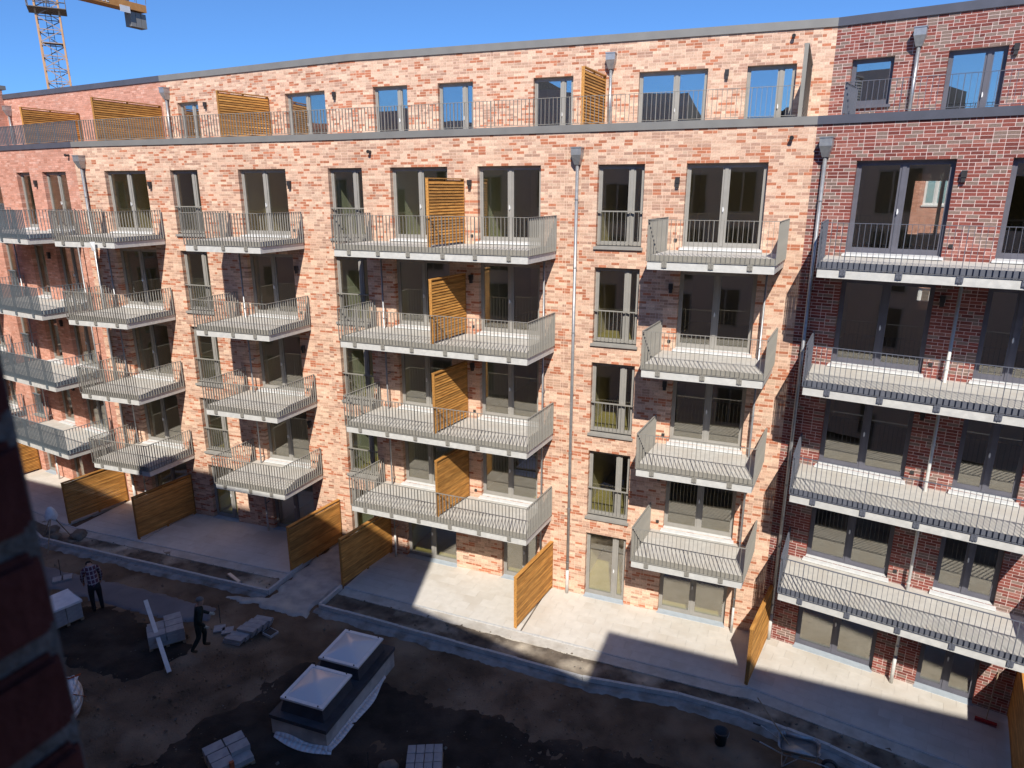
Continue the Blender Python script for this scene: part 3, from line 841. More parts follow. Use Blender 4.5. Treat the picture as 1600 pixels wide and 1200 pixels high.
PZ0 = 14.9
def pent_ops(cols): return [(a, b, z, 5 * ST + HEAD) for a, b, z, m in cols]

# ---- buff brick building in the middle
buff = thing('apartment_building', 'buff and orange brick apartment building with grey balconies in the middle of the picture', 'building', (vB[0], vB[1], 0))
buff.location = (0, 0, 0)
colsAB = [(1.47, 3.53, 'door'), (4.72, 6.0, 'win'), (7.82, 9.85, 'door')]
colsBC = [(-.77, .60, 'win'), (1.69, 3.80, 'door'), (4.85, 6.95, 'door2'), (8.71, 10.08, 'win'), (11.24, 13.37, 'door')]
pcolsAB = [(.95, 2.26, PZ0, (.62,)), (7.32, 9.38, PZ0, (.5,))]
pcolsBC = [(.92, 2.34, PZ0, (.72,)), (3.56, 4.93, PZ0, (.72,)), (7.155, 8.55, PZ0, (.72,)), (10.74, 12.89, PZ0, (.55,)), (14.06, 15.47, PZ0, (.70,))]
wall(buff, AB, 'buff', 0.0, LEN_AB, -.2, CP0, ops_of(colsAB), 1)
wall(buff, BC, 'buff', -1.057, END_BC, -.2, CP0, ops_of(colsBC), 2, singles=295, pick=seen(BC, zmin=9.0, umin=7.6))
wall(buff, pAB, 'buff', 0.0, LEN_PAB, 14.8, CQ0, pent_ops(pcolsAB), 3)
wall(buff, pBC, 'buff', 0.0, LEN_PBC, 14.8, CQ0, pent_ops(pcolsBC), 4)
fit_out(buff, AB, colsAB, 'frame_grey', 'rail_grey', True)
fit_out(buff, BC, colsBC, 'frame_grey', 'rail_grey', True)
for seg, cols in ((pAB, pcolsAB), (pBC, pcolsBC)):
    for a, b, z, m in cols: window(buff, seg, a, b, z, 5 * ST + HEAD, m, 'frame_grey', None, glass='glass_mirror')
interior(buff, AB, .0, LEN_AB, FLOORS, (1.25, 4.5, 7.6, 10.6), greens=(4.5,))
interior(buff, BC, -.95, END_BC - .1, FLOORS, (-.86, 1.50, 4.62, 8.45, 10.9, 13.9), greens=(-.86, 1.50, 4.62))
for seg, u1, ps in ((pAB, LEN_PAB, (.1, 4.6, 10.3)), (pBC, LEN_PBC, (.3, 3.0, 6.2, 9.7, 13.4, 16.2))):
    interior(buff, seg, 0.0, u1, [14.85, CQ0 + .1], ps, y1=4.5, floor_mat='interior_concrete')
for seg, u, z in ((AB, 3.72, 13.72), (AB, 10.0, 13.72), (BC, 4.59, 13.72), (BC, 11.02, 13.76), (pAB, 2.75, 17.0), (pAB, 9.88, 16.98), (pBC, 13.46, 17.0)): wall_lamp(buff, seg, u, z)
for seg, u, z in ((BC, .98, 14.70), (BC, 13.875, 14.79), (pBC, 15.29, 17.89)): spout(buff, seg, u, z)
for k in (1, 2, 3, 4):
    socket(buff, BC, 4.63, k * ST + .28); socket(buff, BC, 11.06, k * ST + .31); socket(buff, AB, 10.05, k * ST + .3)
    if k < 4: wall_lamp(buff, BC, 4.59, k * ST + 1.92); wall_lamp(buff, BC, 11.02, k * ST + 1.95); wall_lamp(buff, AB, 10.0, k * ST + 1.93)
drainpipe(buff, BC, 8.12, 14.66, .0)
drainpipe(buff, pBC, 9.83, 17.72, 14.9)
drainpipe(buff, pAB, .41, 17.76, 14.9)
drainpipe(buff, AB, .45, 14.76, .0)
for seg, u in ((BC, 1.33), (BC, 7.18), (BC, 13.62), (AB, 7.70), (AB, 1.30)):
    drainpipe(buff, seg, u, 11.5, .0, hopper=False, r=.03, out=.25, mat='zinc')

for seg, u, z0, z1 in ((BC, 7.78, 0, CP0), (BC, 10.62, 0, CP0), (AB, 6.95, 0, CP0), (AB, 4.35, 0, CP0), (pBC, 5.6, 14.9, CQ0), (pBC, .25, 14.9, CQ0)):
    MB().box(-.006, .006, -.0022, .02, z0, z1 - .002).obj('movement_joint', 'mortar_buff', buff, seg.loc(u, 0, 0), seg.th)
# ---- dark red brick building on the right
red = thing('apartment_building', 'dark red brick apartment building with slate balconies at the right edge', 'building')
colsCD = [(1.03, 3.17, 'door'), (4.26, 5.64, 'door'), (7.2, 9.2, 'door')]
pcolsCD = [(.50, 1.60, 15.86, ()), (2.91, 4.25, PZ0, (.70,)), (6.0, 8.0, PZ0, (.5,))]
wall(red, CD, 'red', 0.0, 11.0, -.2, CP0, ops_of(colsCD), 5, singles=200, pick=seen(CD, zmin=12.0))
wall(red, pCD, 'red', 0.0, 11.0, 14.8, CQ0, pent_ops(pcolsCD), 6, singles=98, pick=seen(pCD, zmin=15.5))
fit_out(red, CD, colsCD, 'frame_slate', 'rail_slate', False)
for a, b, z, m in pcolsCD: window(red, pCD, a, b, z, 5 * ST + HEAD, m, 'frame_slate', 'stone' if z > 15.5 else None, handle=z < 15.5, glass='glass_mirror')
HOLES = [(2.05, 2.75, 12.15, 13.75), (2.85, 3.35, 12.15, 13.75), (2.6, 3.1, 10.1, 11.1)]
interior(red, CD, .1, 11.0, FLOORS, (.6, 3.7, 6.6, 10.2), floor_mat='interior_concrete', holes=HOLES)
RB = Seg(CD.p(-6, -24), CD.th)
rear = thing('apartment_building', 'sunlit brick house seen through a window of the top balcony on the red building', 'building')
rops = [(u, u + 1.1, k * ST + .9, k * ST + HEAD) for k in range(6) for u in (2, 4.4, 7.4, 9.8, 12.2, 14.6, 17, 19.4)]
wall(rear, RB, 'pink', 0, 22, 3, 17.5, [q for q in rops if q[2] > 3.2], 12)
for (a_, b_, c_, d_) in rops:
    if c_ > 6: window(rear, RB, a_, b_, c_, d_, (.5,), 'sign_white', 'stone', handle=False, bottom=.06)
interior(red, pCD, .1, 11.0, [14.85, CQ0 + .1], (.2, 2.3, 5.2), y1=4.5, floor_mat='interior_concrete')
wall_lamp(red, CD, 3.36, 13.86); wall_lamp(red, pCD, 4.42, 17.08)
for k in (1, 2, 3): wall_lamp(red, CD, 3.36, k * ST + 2.06)
for k in (1, 2, 3, 4): socket(red, CD, 3.34, k * ST + .38)
drainpipe(red, CD, .30, 14.76, .0)
drainpipe(red, pCD, 2.17, 17.76, 14.9)
drainpipe(red, CD, 3.70, 11.5, .0, hopper=False, r=.04, out=.25, mat='galvanised')

# ---- pink brick building on the left
pink = thing('apartment_building', 'plain salmon pink brick apartment building at the far left with bluish balconies', 'building')
colsLA = [(-12.2, -10.4, 'door'), (-9.9, -8.5, 'door'), (-6.95, -6.05, 'narrow'), (-4.53, -3.47, 'door'), (-2.50, -.75, 'door')]
pcolsLA = [(-10.6, -9.4, PZ0, ()), (-4.6, -3.0, PZ0, (.5,))]
wall(pink, LA, 'pink', -13.6, 0.0, -.2, CP0, ops_of(colsLA), 7)
wall(pink, pLA, 'pink', -13.2, 0.0, 14.8, CQ0, pent_ops(pcolsLA), 8)
fit_out(pink, LA, colsLA, 'frame_grey', 'rail_blue', True)
for a, b, z, m in pcolsLA: window(pink, pLA, a, b, z, 5 * ST + HEAD, m, 'frame_grey', None, glass='glass_mirror')
interior(pink, LA, -13.6, 0.0, FLOORS, (-13.4, -7.6, -5.2, -3.0, -.2))
interior(pink, pLA, -13.2, 0.0, [14.85, CQ0 + .1], (-13.1, -7.5, -.2), y1=4.5, floor_mat='interior_concrete')
wall_lamp(pink, LA, -3.03, 13.80); spout(pink, LA, -.30, 14.80)
for k in (1, 2, 3): wall_lamp(pink, LA, -3.03, k * ST + 2.0)
drainpipe(pink, pLA, -12.5, 17.70, 14.9)
for u in (-5.3, -.30): drainpipe(pink, LA, u, 11.5, .0, hopper=False, r=.03, out=.25, mat='zinc')
# wing that closes the far end of the court
wing = Seg(pLA.p(-12.95, 6), pLA.th + math.pi / 2)
far = thing('apartment_building', 'narrow salmon brick wing glimpsed at the upper left edge beside the roof', 'building')
wall(far, wing, 'pink', 0.0, 6.0, 14.0, 18.55, [], 9)
MB().box(-.2, 6.2, -.03, .45, 18.55, 18.75).obj('coping', 'coping_metal', far, (wing.o[0], wing.o[1], 0), wing.th)
wlow = Seg(LA.p(-13.7, 27), LA.th + math.pi / 2)
wall(far, wlow, 'pink', 0.0, 27.0, -.2, 18.4, [(u, u + 1.5, k * ST + .1, k * ST + HEAD) for k in range(6) for u in (2, 6, 10, 14, 18, 22)], 10)
for k in range(6):
    for u in (2, 6, 10, 14, 18, 22): window(far, wlow, u, u + 1.5, k * ST + .1, k * ST + HEAD, (.5,), 'frame_grey', None, handle=False)
interior(far, wlow, 0, 27, [k * ST for k in range(7)], (4, 12, 20))

# copings, terraces, roofs
def pts_of(seg, a, b): return [seg.p(a), seg.p(b)]
strip_mesh([LA.p(-13.6), vA], None, CP0, CP1, -.34, .045).obj('coping', 'coping_slate', pink)
strip_mesh([vA, vB, vC], None, CP0, CP1, -.34, .045).obj('coping', 'coping_metal', buff)
strip_mesh([vC, CD.p(11)], None, CP0, CP1, -.34, .045).obj('coping', 'coping_slate', red)
strip_mesh([pLA.p(-13.0), qA], None, CQ0, CQ1, -.40, .05).obj('roof_coping', 'coping_slate', pink)
strip_mesh([qA, qB, qC], None, CQ0, CQ1, -.40, .05).obj('roof_coping', 'coping_metal', buff)
strip_mesh([qC, pCD.p(11)], None, CQ0, CQ1, -.40, .05).obj('roof_coping', 'coping_slate', red)
polysheet('terrace_floor', [tuple(p) for p in (LA.p(-13.6, -.2), LA.p(0, -.2), pLA.p(0), pLA.p(-13.2))], 14.88, 'deck_concrete', pink, .25)
polysheet('terrace_floor', [tuple(p) for p in (AB.p(0, -.2), AB.p(LEN_AB, -.2), BC.p(END_BC, -.2), qC, qB, qA)], 14.88, 'deck_concrete', buff, .25)
polysheet('terrace_floor', [tuple(p) for p in (CD.p(0, -.2), CD.p(11, -.2), pCD.p(11), qC)], 14.88, 'deck_concrete', red, .25)
polysheet('roof', [tuple(p) for p in (pLA.p(-13.2, -.3), pLA.p(0, -.3), pLA.p(0, -9), pLA.p(-13.2, -9))], CQ0 + .12, 'roof_membrane', pink, .2)
polysheet('roof', [tuple(p) for p in (pAB.p(0, -.3), pBC.p(0, -.3), pBC.p(LEN_PBC, -.3), pBC.p(LEN_PBC, -9), pBC.p(0, -9), pAB.p(0, -9))], CQ0 + .10, 'roof_membrane', buff, .2)
polysheet('roof', [tuple(p) for p in (pCD.p(0, -.3), pCD.p(11, -.3), pCD.p(11, -9), pCD.p(0, -9))], CQ0 + .08, 'roof_membrane', red, .2)

# ------------------------------------------------------------------ balconies
for k in (4, 3, 2, 1):
    lv = level_word(k)
    balcony(BC, .92, 7.46, k, 1.98, -.08, f'wide grey double balcony with timber divider, {lv} of four', 'wide double balconies in the middle')
    balcony(BC, 10.86, 14.0, k, 1.95, -.09, f'grey single balcony left of the dark red brick, {lv} of its column', 'single balconies beside the red brick', nbr=3)
    balcony(CD, .56, 6.35, k, 2.0, .09, f'long slate balcony on the red brick, {lv} of its column', 'long balconies on the red brick building', mat='rail_slate')
    balcony(AB, 7.30, 10.38, k, 2.15, -.07, f'grey single balcony left of the wide double ones, {lv} of its column', 'single balconies of the left half')
    balcony(AB, 1.15, 4.05, k, 2.15, -.07, f'grey single balcony beside the salmon brick, {lv} of its column', 'single balconies next to the salmon brick')
    balcony(LA, -5.35, -.42, k, 2.0, 0.0, f'bluish balcony on the salmon brick wall, {lv} of its column', 'bluish balconies on the salmon brick', mat='rail_blue')
    if k < 4: balcony(LA, -12.4, -7.75, k, 2.0, 0.0, f'far balcony cut by the left edge, {lv} of its column'.replace('second from the top', 'highest one seen').replace('third from the top', 'middle one'), 'far balconies at the left edge', mat='rail_blue')

# timber dividers on the double balconies
for k in (4, 3, 2, 1):
    a, b = BC.p(4.36, .07), BC.p(4.11, 1.90)
    screen('privacy_screen', f'timber slat divider standing on the wide double balcony, {level_word(k)} of four', 'privacy screen', b, a, k * ST + .04, 1.98, 'dividers on the double balconies')
# dividers on the roof terrace
for (a, b, lb) in ((pBC.p(9.62, .06), BC.p(7.77, -1.4), 'timber divider on the roof terrace beside a drainpipe in the middle'),
                   (pAB.p(6.42, .06), AB.p(5.96, -1.5), 'timber divider on the roof terrace left of a window mirroring it'),
                   (pLA.p(-.15, .06), LA.p(-.49, -1.35), 'largest timber divider on the roof terrace at the join of salmon and buff brick'),
                   (pLA.p(-6.4, .06), LA.p(-6.67, -1.7), 'leftmost timber divider on the roof terrace in front of salmon brick'),
                   (pBC.p(15.85, .06), BC.p(14.0, -.30), 'tall divider seen edge on at the right end of the buff roof terrace')):
    screen('privacy_screen', lb, 'privacy screen', b, a, 14.9, 2.17, 'dividers on the roof terrace', mat='rail_grey' if 'edge on' in lb else 'larch')

# terrace railings
def terrace_railing(label, pts, mat, z=CP1, top=16.09):
    pts = [np.array(p) for p in pts]
    r = thing('terrace_railing', label, 'railing', (pts[0][0], pts[0][1], z), 0, 'railings along the roof terrace')
    off = pts[0]
    H = top - z
    for i in range(len(pts) - 1):
        a, b = pts[i] - off, pts[i + 1] - off
        MB().bar((a[0], a[1], H - .006), (b[0], b[1], H - .006), .04, .012).obj('handrail', mat, r)
        MB().bar((a[0], a[1], .06), (b[0], b[1], .06), .035, .012).obj('bottom_rail', mat, r)
    me = baluster_mesh('front', H - .078, mat); mp = baluster_mesh('post', H + .1, mat)
    for i in range(len(pts) - 1):
        a, b = pts[i] - off, pts[i + 1] - off; Ln = np.linalg.norm(b - a); th = ang(a, b); n = int(Ln / .125)
        for j in range(n):
            c = a + (b - a) * j / n
            if j % 10 == 0: link('post', mp, r, (c[0], c[1], -.112), th)
            else: link('baluster', me, r, (c[0], c[1], .066), th)
    return r
terrace_railing('thin grey bar railing along the roof terrace of the buff building', [AB.p(.3, -.22), AB.p(LEN_AB, -.22), BC.p(END_BC - .55, -.22)], 'rail_grey')
terrace_railing('bluish bar railing along the roof terrace of the salmon building', [LA.p(-12.8, -.25), LA.p(.0, -.25), AB.p(.2, -.22)], 'rail_blue')
terrace_railing('slate bar railing along the roof terrace of the red building', [CD.p(.62, -1.5), CD.p(.52, -.22), CD.p(10.5, -.22)], 'rail_slate')

# ------------------------------------------------------------------ timber fences between the patios
FEN = [(LA.p(-7.40, 2.62), LA.p(-7.40, .06), 'leftmost timber slat fence on the sunny patio below the bluish balconies'),
       (LA.p(-.12, 2.60), LA.p(-.10, .06), 'timber slat fence half in the sun below the salmon brick corner'),
       (AB.p(3.30, 2.62), AB.p(3.74, .06), 'shaded timber fence right of the half sunlit one'),
       (AB.p(10.62, 2.66), AB.p(11.05, .06), 'timber fence on the left side of the gravel passage'),
       (BC.p(.66, 2.72), BC.p(1.0, .06), 'timber fence on the right side of the gravel passage'),
       (BC.p(7.22, 2.66), BC.p(7.52, .06), 'sunlit timber fence in front of the long drainpipe'),
       (CD.p(.27, 2.60), CD.p(.22, .06), 'timber fence seen almost edge on before the dark red brick'),
       (CD.p(6.50, 3.4), CD.p(6.46, .06), 'timber fence cut by the lower right corner of the picture')]
for a, b, lb in FEN: screen('timber_fence', lb, 'fence', a, b, .03, 1.80, 'timber fences between the patios', pitch=.072)

# ================================================================== the building the picture is taken from
thO = math.atan(-.41)
class Opp:
    t = np.array([math.cos(thO), math.sin(thO)]); n = np.array([-math.sin(thO), math.cos(thO)]); o = np.array([0, .31])
def OP(u, v): q = Opp.o + Opp.t * u + Opp.n * v; return (q[0], q[1])
opp = thing('apartment_building', 'brick building across the yard whose window pier fills the lower left edge', 'building', (Opp.o[0], Opp.o[1], 0), thO)
TOP_R, TOP_B, TOP_M, TOP_C, TOP_L = 17.72, 17.72, 19.78, 21.07, 18.6
wl = MB()
J = -.372
for (u0, u1, z0, z1) in ((-42, J - .008, -.2, 15.1), (2.7, 16, -.2, 15.1), (J - .008, 2.7, -.2, 11.85), (J - .008, 2.7, 14.3, 15.1)):
    wl.box(u0, u1, -.34, 0, z0, z1)
wl.box(1.05, 16, -.34, 0, 15.1, TOP_R); wl.box(-42, -17.7, -.34, 0, 15.1, TOP_L); wl.box(-17.7, -15.9, -.34, 0, 15.1, TOP_C); wl.box(-15.9, -5.69, -.34, 0, 15.1, TOP_M)
wo = wl.obj('wall', 'court_facade', opp)
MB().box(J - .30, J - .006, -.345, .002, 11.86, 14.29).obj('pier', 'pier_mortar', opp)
bodyb = MB()
for (u0, u1, zt) in ((1.05, 16, TOP_R), (-15.9, -5.69, TOP_M), (-17.7, -15.9, TOP_C), (-42, -17.7, TOP_L)): bodyb.box(u0, u1, -13, -.345, 14.7, zt - .01)
bodyb.prism([(-5.69, -1.09), (1.05, -2.43), (1.05, -13), (-5.69, -13)][::-1], 14.7, TOP_B)
bodyb.box(-5.69, 1.05, -13, -.345, 14.6, 14.69)
bodyb.box(-42, 16, -13.3, -13.0, -.2, 18); bodyb.box(15.7, 16, -13, -.345, -.2, 14.7); bodyb.box(-42, -41.7, -13, -.345, -.2, 14.7)
bodyb.box(-42, 16, -13, -.345, 11.5, 11.75)
bodyb.obj('roof_body', 'roof_membrane', opp)
# facade windows of that side, seen only mirrored in the glass opposite
for k in KS:
    for u in (-38, -34, -30, -26, -22, -18.5, -14.5, -11, -7, -3.6, 4.4, 8.2, 12):
        w = part('window', opp, (u, 0, k * ST + .1))
        MB().box(0, 1.5, .004, .03, 0, 2.25).obj('frame', 'frame_grey', w)
        MB().box(.08, .70, .031, .04, .1, 2.15).obj('pane', 'dark_metal', w); MB().box(.80, 1.42, .031, .04, .1, 2.15).obj('pane', 'dark_metal', w)
# the pier beside the camera: every brick of the reveal
def rough_brick(seed, lx, ly, lz):
    bm = bmesh.new(); bmesh.ops.create_cube(bm, size=1)
    for v in bm.verts: v.co = Vector((v.co.x * lx, v.co.y * ly, v.co.z * lz))
    bmesh.ops.bevel(bm, geom=bm.edges[:], offset=.006, segments=2, affect='EDGES')
    bmesh.ops.subdivide_edges(bm, edges=[e for e in bm.edges if e.calc_length() > .02], cuts=4, use_grid_fill=True)
    for v in bm.verts: v.co += Vector((1, 1, 1)) * .0012 * noise.noise(v.co * 45 + Vector((seed, 0, 0)))
    me = bpy.data.meshes.new('brick'); bm.to_mesh(me); bm.free()
    me.materials.append(M['brick_face']); set_bc(me, np.array((.115, .036, .032))); return me
rr = 0
z = 11.9
while z < 14.2:
    lx = .24 if rr % 2 else .115
    b = link('brick', rough_brick(rr * 3.1, .115 if rr % 2 else .24, .235, ROW - .016), wo, (J - (.115 if rr % 2 else .24) / 2 + .004, -.1195, z + ROW / 2))
    z += ROW; rr += 1

# ================================================================== OBJECTS IN THE YARD
def frame_from(a, b):
    """origin a, x axis towards b"""
    return (a[0], a[1]), ang(a, b), math.hypot(b[0] - a[0], b[1] - a[1])

# ---- twin rooflights on a concrete plinth
c0, c1, c3 = np.array((-6.20, 14.62)), np.array((-4.64, 14.06)), np.array((-4.94, 17.80))
(o0, th0, W0) = frame_from(c0, c1); L0 = float(np.linalg.norm(c3 - c0))
lt = thing('rooflight', 'concrete plinth with two pyramid shaped plastic rooflights and white fleece at its foot', 'rooflight', (c0[0], c0[1], -.05), th0)
MB().box(0, W0, 0, L0, -.1, .50).obj('plinth', 'plinth_concrete', lt)
MB().box(-.03, W0 + .03, -.03, L0 + .03, .49, .60).obj('membrane_cap', 'bitumen', lt)
fl = MB(); n = 26
def fl_row(i):
    t = i / n; y = -.12 + (L0 * .86) * t; wv = .03 + .13 * math.sin(math.pi * t) ** 2 + .04 * math.sin(t * 11)
    return [(W0 + .012, y, .10 + .02 * math.sin(t * 5)), (W0 + .05, y, .05), (W0 + .08 + wv, y - .03, .03)]
pr = fl_row(0)
for i in range(1, n + 1):
    rw = fl_row(i)
    for q in range(2): fl.quad(pr[q], rw[q], rw[q + 1], pr[q + 1])
    pr = rw
pr = None
for i in range(13):
    t = i / 12; x = .12 + (W0 + .06) * t; wv = .04 + .20 * math.sin(math.pi * t)
    rw = [(x, -.012, .10 + .05 * math.sin(t * 8)), (x, -.08, .05), (x + .02, -.10 - wv * .8, .035)]
    if pr:
        for q in range(2): fl.quad(pr[q], rw[q], rw[q + 1], pr[q + 1])
    pr = rw
fo = fl.obj('fleece', 'white_fleece', lt, smooth=True)
sm = fo.modifiers.new('thick', 'SOLIDIFY'); sm.thickness = .008
for y0 in (.22, L0 - 1.55):
    d = part('rooflight_unit', lt, (.22, y0, .60)); Wd, Ld = W0 - .44, 1.30
    k = MB()
    k._add([(-.04, -.04, 0), (Wd + .04, -.04, 0), (Wd + .04, Ld + .04, 0), (-.04, Ld + .04, 0), (.03, .03, .36), (Wd - .03, .03, .36), (Wd - .03, Ld - .03, .36), (.03, Ld - .03, .36)],
           [(0, 1, 5, 4), (1, 2, 6, 5), (2, 3, 7, 6), (3, 0, 4, 7), (4, 5, 6, 7)])
    k.obj('upstand', 'bitumen', d)
    f = MB(); a, bq, t = -.03, .10, .055
    f.box(a, Wd - a, a, a + bq, .36, .36 + t); f.box(a, Wd - a, Ld - a - bq, Ld - a, .36, .36 + t)
    f.box(a, a + bq, a + bq, Ld - a - bq, .36, .36 + t); f.box(Wd - a - bq, Wd - a, a + bq, Ld - a - bq, .36, .36 + t)
    f.obj('dome_frame', 'plastic_white', d)
    p = MB(); e = .06; G = 14
    def dz(a, c):
        m_ = max(abs(a), abs(c)); return .40 + .17 * (1 - m_ ** 1.5) * (1 - .12 * min(abs(a), abs(c)))
    gv = [(Wd / 2 + (Wd / 2 - e) * a, Ld / 2 + (Ld / 2 - e) * c, dz(a, c)) for c in [2 * k / G - 1 for k in range(G + 1)] for a in [2 * k / G - 1 for k in range(G + 1)]]
    p._add(gv, [(r_ * (G + 1) + q_, r_ * (G + 1) + q_ + 1, (r_ + 1) * (G + 1) + q_ + 1, (r_ + 1) * (G + 1) + q_) for r_ in range(G) for q_ in range(G)])
    p.obj('dome', 'dome_plastic', d, smooth=True)
    for x in (.12, Wd - .12):
        for y in (.0, Ld):
            MB().tube((x, y, .415), (x, y, .445), .018, n=8).obj('screw_cap', 'dark_metal', d)

# ---- stacks of concrete slabs on pallets
def pallet_stack(label, a, b, depth, nx, ny, layers, lh, zb=-.05, gap=.02, drop=(), wrap=False, jitter=.006):
    (o, th, W) = frame_from(a, b)
    r = thing('slab_stack', label, 'slab stack', (o[0], o[1], zb), th, 'concrete slabs stacked on pallets')
    pl = part('pallet', r)
    bd = MB().box(0, W, 0, .09, .09, .112).mesh('board', 'pallet_wood')
    for i in range(6): link('board', bd, pl, (0, (depth - .09) * i / 5, 0))
    bl = MB().box(0, .10, 0, depth, 0, .09).mesh('runner', 'pallet_wood')
    for x in (0, W / 2 - .05, W - .10): link('runner', bl, pl, (x, 0, 0))
    sx, sy = W / nx, depth / ny
    me = MB().box(gap / 2, sx - gap / 2, gap / 2, sy - gap / 2, 0, lh - .004).mesh('slab', 'concrete_slab')
    for l in range(layers):
        for i in range(nx):
            for j in range(ny):
                if (l, i, j) in drop: continue
                link('slab', me, r, (i * sx + RND.uniform(-jitter, jitter), j * sy + RND.uniform(-jitter, jitter), .113 + l * lh), RND.uniform(-.012, .012))
    return r
s1 = pallet_stack('tall slab stack under a pale sheet at the left beside the brick pier', (-14.55, 18.75), (-14.0, 19.50), 1.02, 2, 3, 4, .155)
cv = MB(); cv._add([(-.02, -.02, .745), (.95, -.02, .745), (.95, 1.04, .745), (-.02, 1.04, .745), (.02, .5, .752), (.93, .52, .75)], [(0, 1, 5, 4), (4, 5, 2, 3)])
for (p, q) in (((-.022, -.022), (.955, -.022)), ((.955, -.022), (.955, 1.045)), ((-.022, 1.045), (-.022, -.022))):
    cv.quad((*p, .745), (*q, .745), (*q, .66), (*p, .69))
cvo = cv.obj('cover_sheet', 'white_fleece', s1); cvo.modifiers.new('thick', 'SOLIDIFY').thickness = .004
pallet_stack('low slab stack with a white straightedge leaning across it', (-11.0, 17.80), (-10.12, 18.32), 1.02, 2, 3, 3, .135, drop=((2, 0, 2),), jitter=.014)
pallet_stack('slab stack with a raised slab at the bottom left of the yard', (-7.02, 13.02), (-6.28, 13.62), .92, 2, 3, 2, .13, drop=((1, 1, 0),), jitter=.016)
MB().box(.36, .46, -.05, .02, .05, .42).obj('red_strap', 'strap_orange', None, (-7.02, 13.02, -.05), ang((-7.02, 13.02), (-6.28, 13.62)))
tag(bpy.data.objects['red_strap'], 'short red strap hanging at the slab stack by the bottom edge', 'strap')
pallet_stack('slab stack of small squares cut by the bottom edge below the rooflights', (-2.52, 13.0), (-1.66, 13.05), .84, 4, 3, 2, .13, jitter=.004)
# slabs laid out beside the walking man
(o, th, W) = frame_from((-8.95, 18.28), (-8.40, 18.32))
r = thing('slab_pile', 'flat pile of long grey slabs beside the walking man', 'slab stack', (-8.98, 18.30, -.05), -.28)
me = MB().box(0, .60, 0, .20, 0, .085).mesh('slab', 'concrete_slab')
for l in range(3):
    for i in range(6):
        if l == 2 and i < 2: continue
        link('slab', me, r, (.04 * l + .10 * i * .6 + RND.uniform(-.02, .02), i * .205, l * .09), RND.uniform(-.03, .03))
for p, rz in (((-9.35, 18.95), .3), ((-9.05, 18.85), .25)):
    tag(MB().box(-.17, .17, -.17, .17, 0, .05).obj('loose_slab', 'concrete_slab', None, (*p, -.03), rz), 'loose square slab lying on the path behind the walking man', 'slab', 'loose slabs behind the walking man')
for i, (p, rz) in enumerate((((-16.32, 21.78), .55), ((-16.08, 21.92), .5))):
    tag(MB().box(-.16, .16, -.19, .19, 0, .06).obj('loose_slab', 'concrete_slab', None, (*p, -.01), rz), 'pale loose slab lying on the screed left of the man in plaid', 'slab', 'loose slabs near the man in plaid')
mh = thing('manhole_cover', 'small square manhole cover in the soil right of the slab pile', 'manhole', (-7.66, 18.77, -.03), -.55)
MB().box(-.19, .19, -.16, .16, -.05, .03).obj('frame', 'kerb_concrete', mh); MB().box(-.16, .16, -.13, .13, .031, .045).obj('cover', 'dark_metal', mh)

# ---- straightedge leaning over the stack
tag(MB().bar((-9.96, 16.88, .0), (-11.72, 19.2, .86), .12, .03).obj('straightedge', 'aluminium'), 'long white straightedge leaning across the low slab stack', 'straightedge')

# ---- big bag of rubble
bag = thing('bulk_bag', 'white woven bulk bag behind the brick pier at the left', 'bag', (-12.05, 15.25, -.05), .35)
b = MB(); n = 28; prof = [(0, .40), (.08, .47), (.3, .52), (.55, .51), (.75, .45), (.88, .40)]
def sq(t, r):
    c, s = math.cos(t), math.sin(t); e = .55
    return (math.copysign(abs(c) ** e, c) * r, math.copysign(abs(s) ** e, s) * r)
rows = []
for z, r in prof:
    rows.append([(*[q * (1 + .07 * noise.noise(Vector((math.cos(t) * 1.5, math.sin(t) * 1.5, z * 1.6)))) for q in sq(t, r)], z + (.06 * math.sin(3 * t) if z > .8 else 0)) for t in [2 * math.pi * i / n for i in range(n)]])
for a, c in zip(rows, rows[1:]):
    for i in range(n): b.quad(a[i], a[(i + 1) % n], c[(i + 1) % n], c[i])
bo = b.obj('sack', 'white_fleece', bag, smooth=True); bo.modifiers.new('thick', 'SOLIDIFY').thickness = .012
fb = MB(); G = 16
def bz(x, y): return .80 + .24 * max(0, 1 - (x * x + y * y) / .2) + .09 * noise.noise(Vector((x * 6, y * 6, 3))) + .05 * noise.noise(Vector((x * 15, y * 15, 8)))
gv = [(x, y, bz(x, y)) for y in [-.42 + .84 * k / G for k in range(G + 1)] for x in [-.42 + .84 * k / G for k in range(G + 1)]]
fb._add(gv, [(r_ * (G + 1) + q_, r_ * (G + 1) + q_ + 1, (r_ + 1) * (G + 1) + q_ + 1, (r_ + 1) * (G + 1) + q_) for r_ in range(G) for q_ in range(G)])
fb.obj('filling', 'white_fleece', bag)
st = MB()
for (p, q) in (((-.40, -.42, .84), (.44, -.46, .12)), ((.47, -.40, .84), (.50, .36, .15)), ((-.4, .42, .86), (.3, .1, 1.0)), ((.3, .1, 1.0), (.47, .42, .85))): st.bar(p, q, .05, .008, (0, -1, .2))
st.obj('strap', 'strap_orange', bag)
MB().bar((-.25, .30, .6), (-.30, .34, 1.25), .05, .02, (0, 1, 0)).obj('stick', 'pallet_wood', bag)

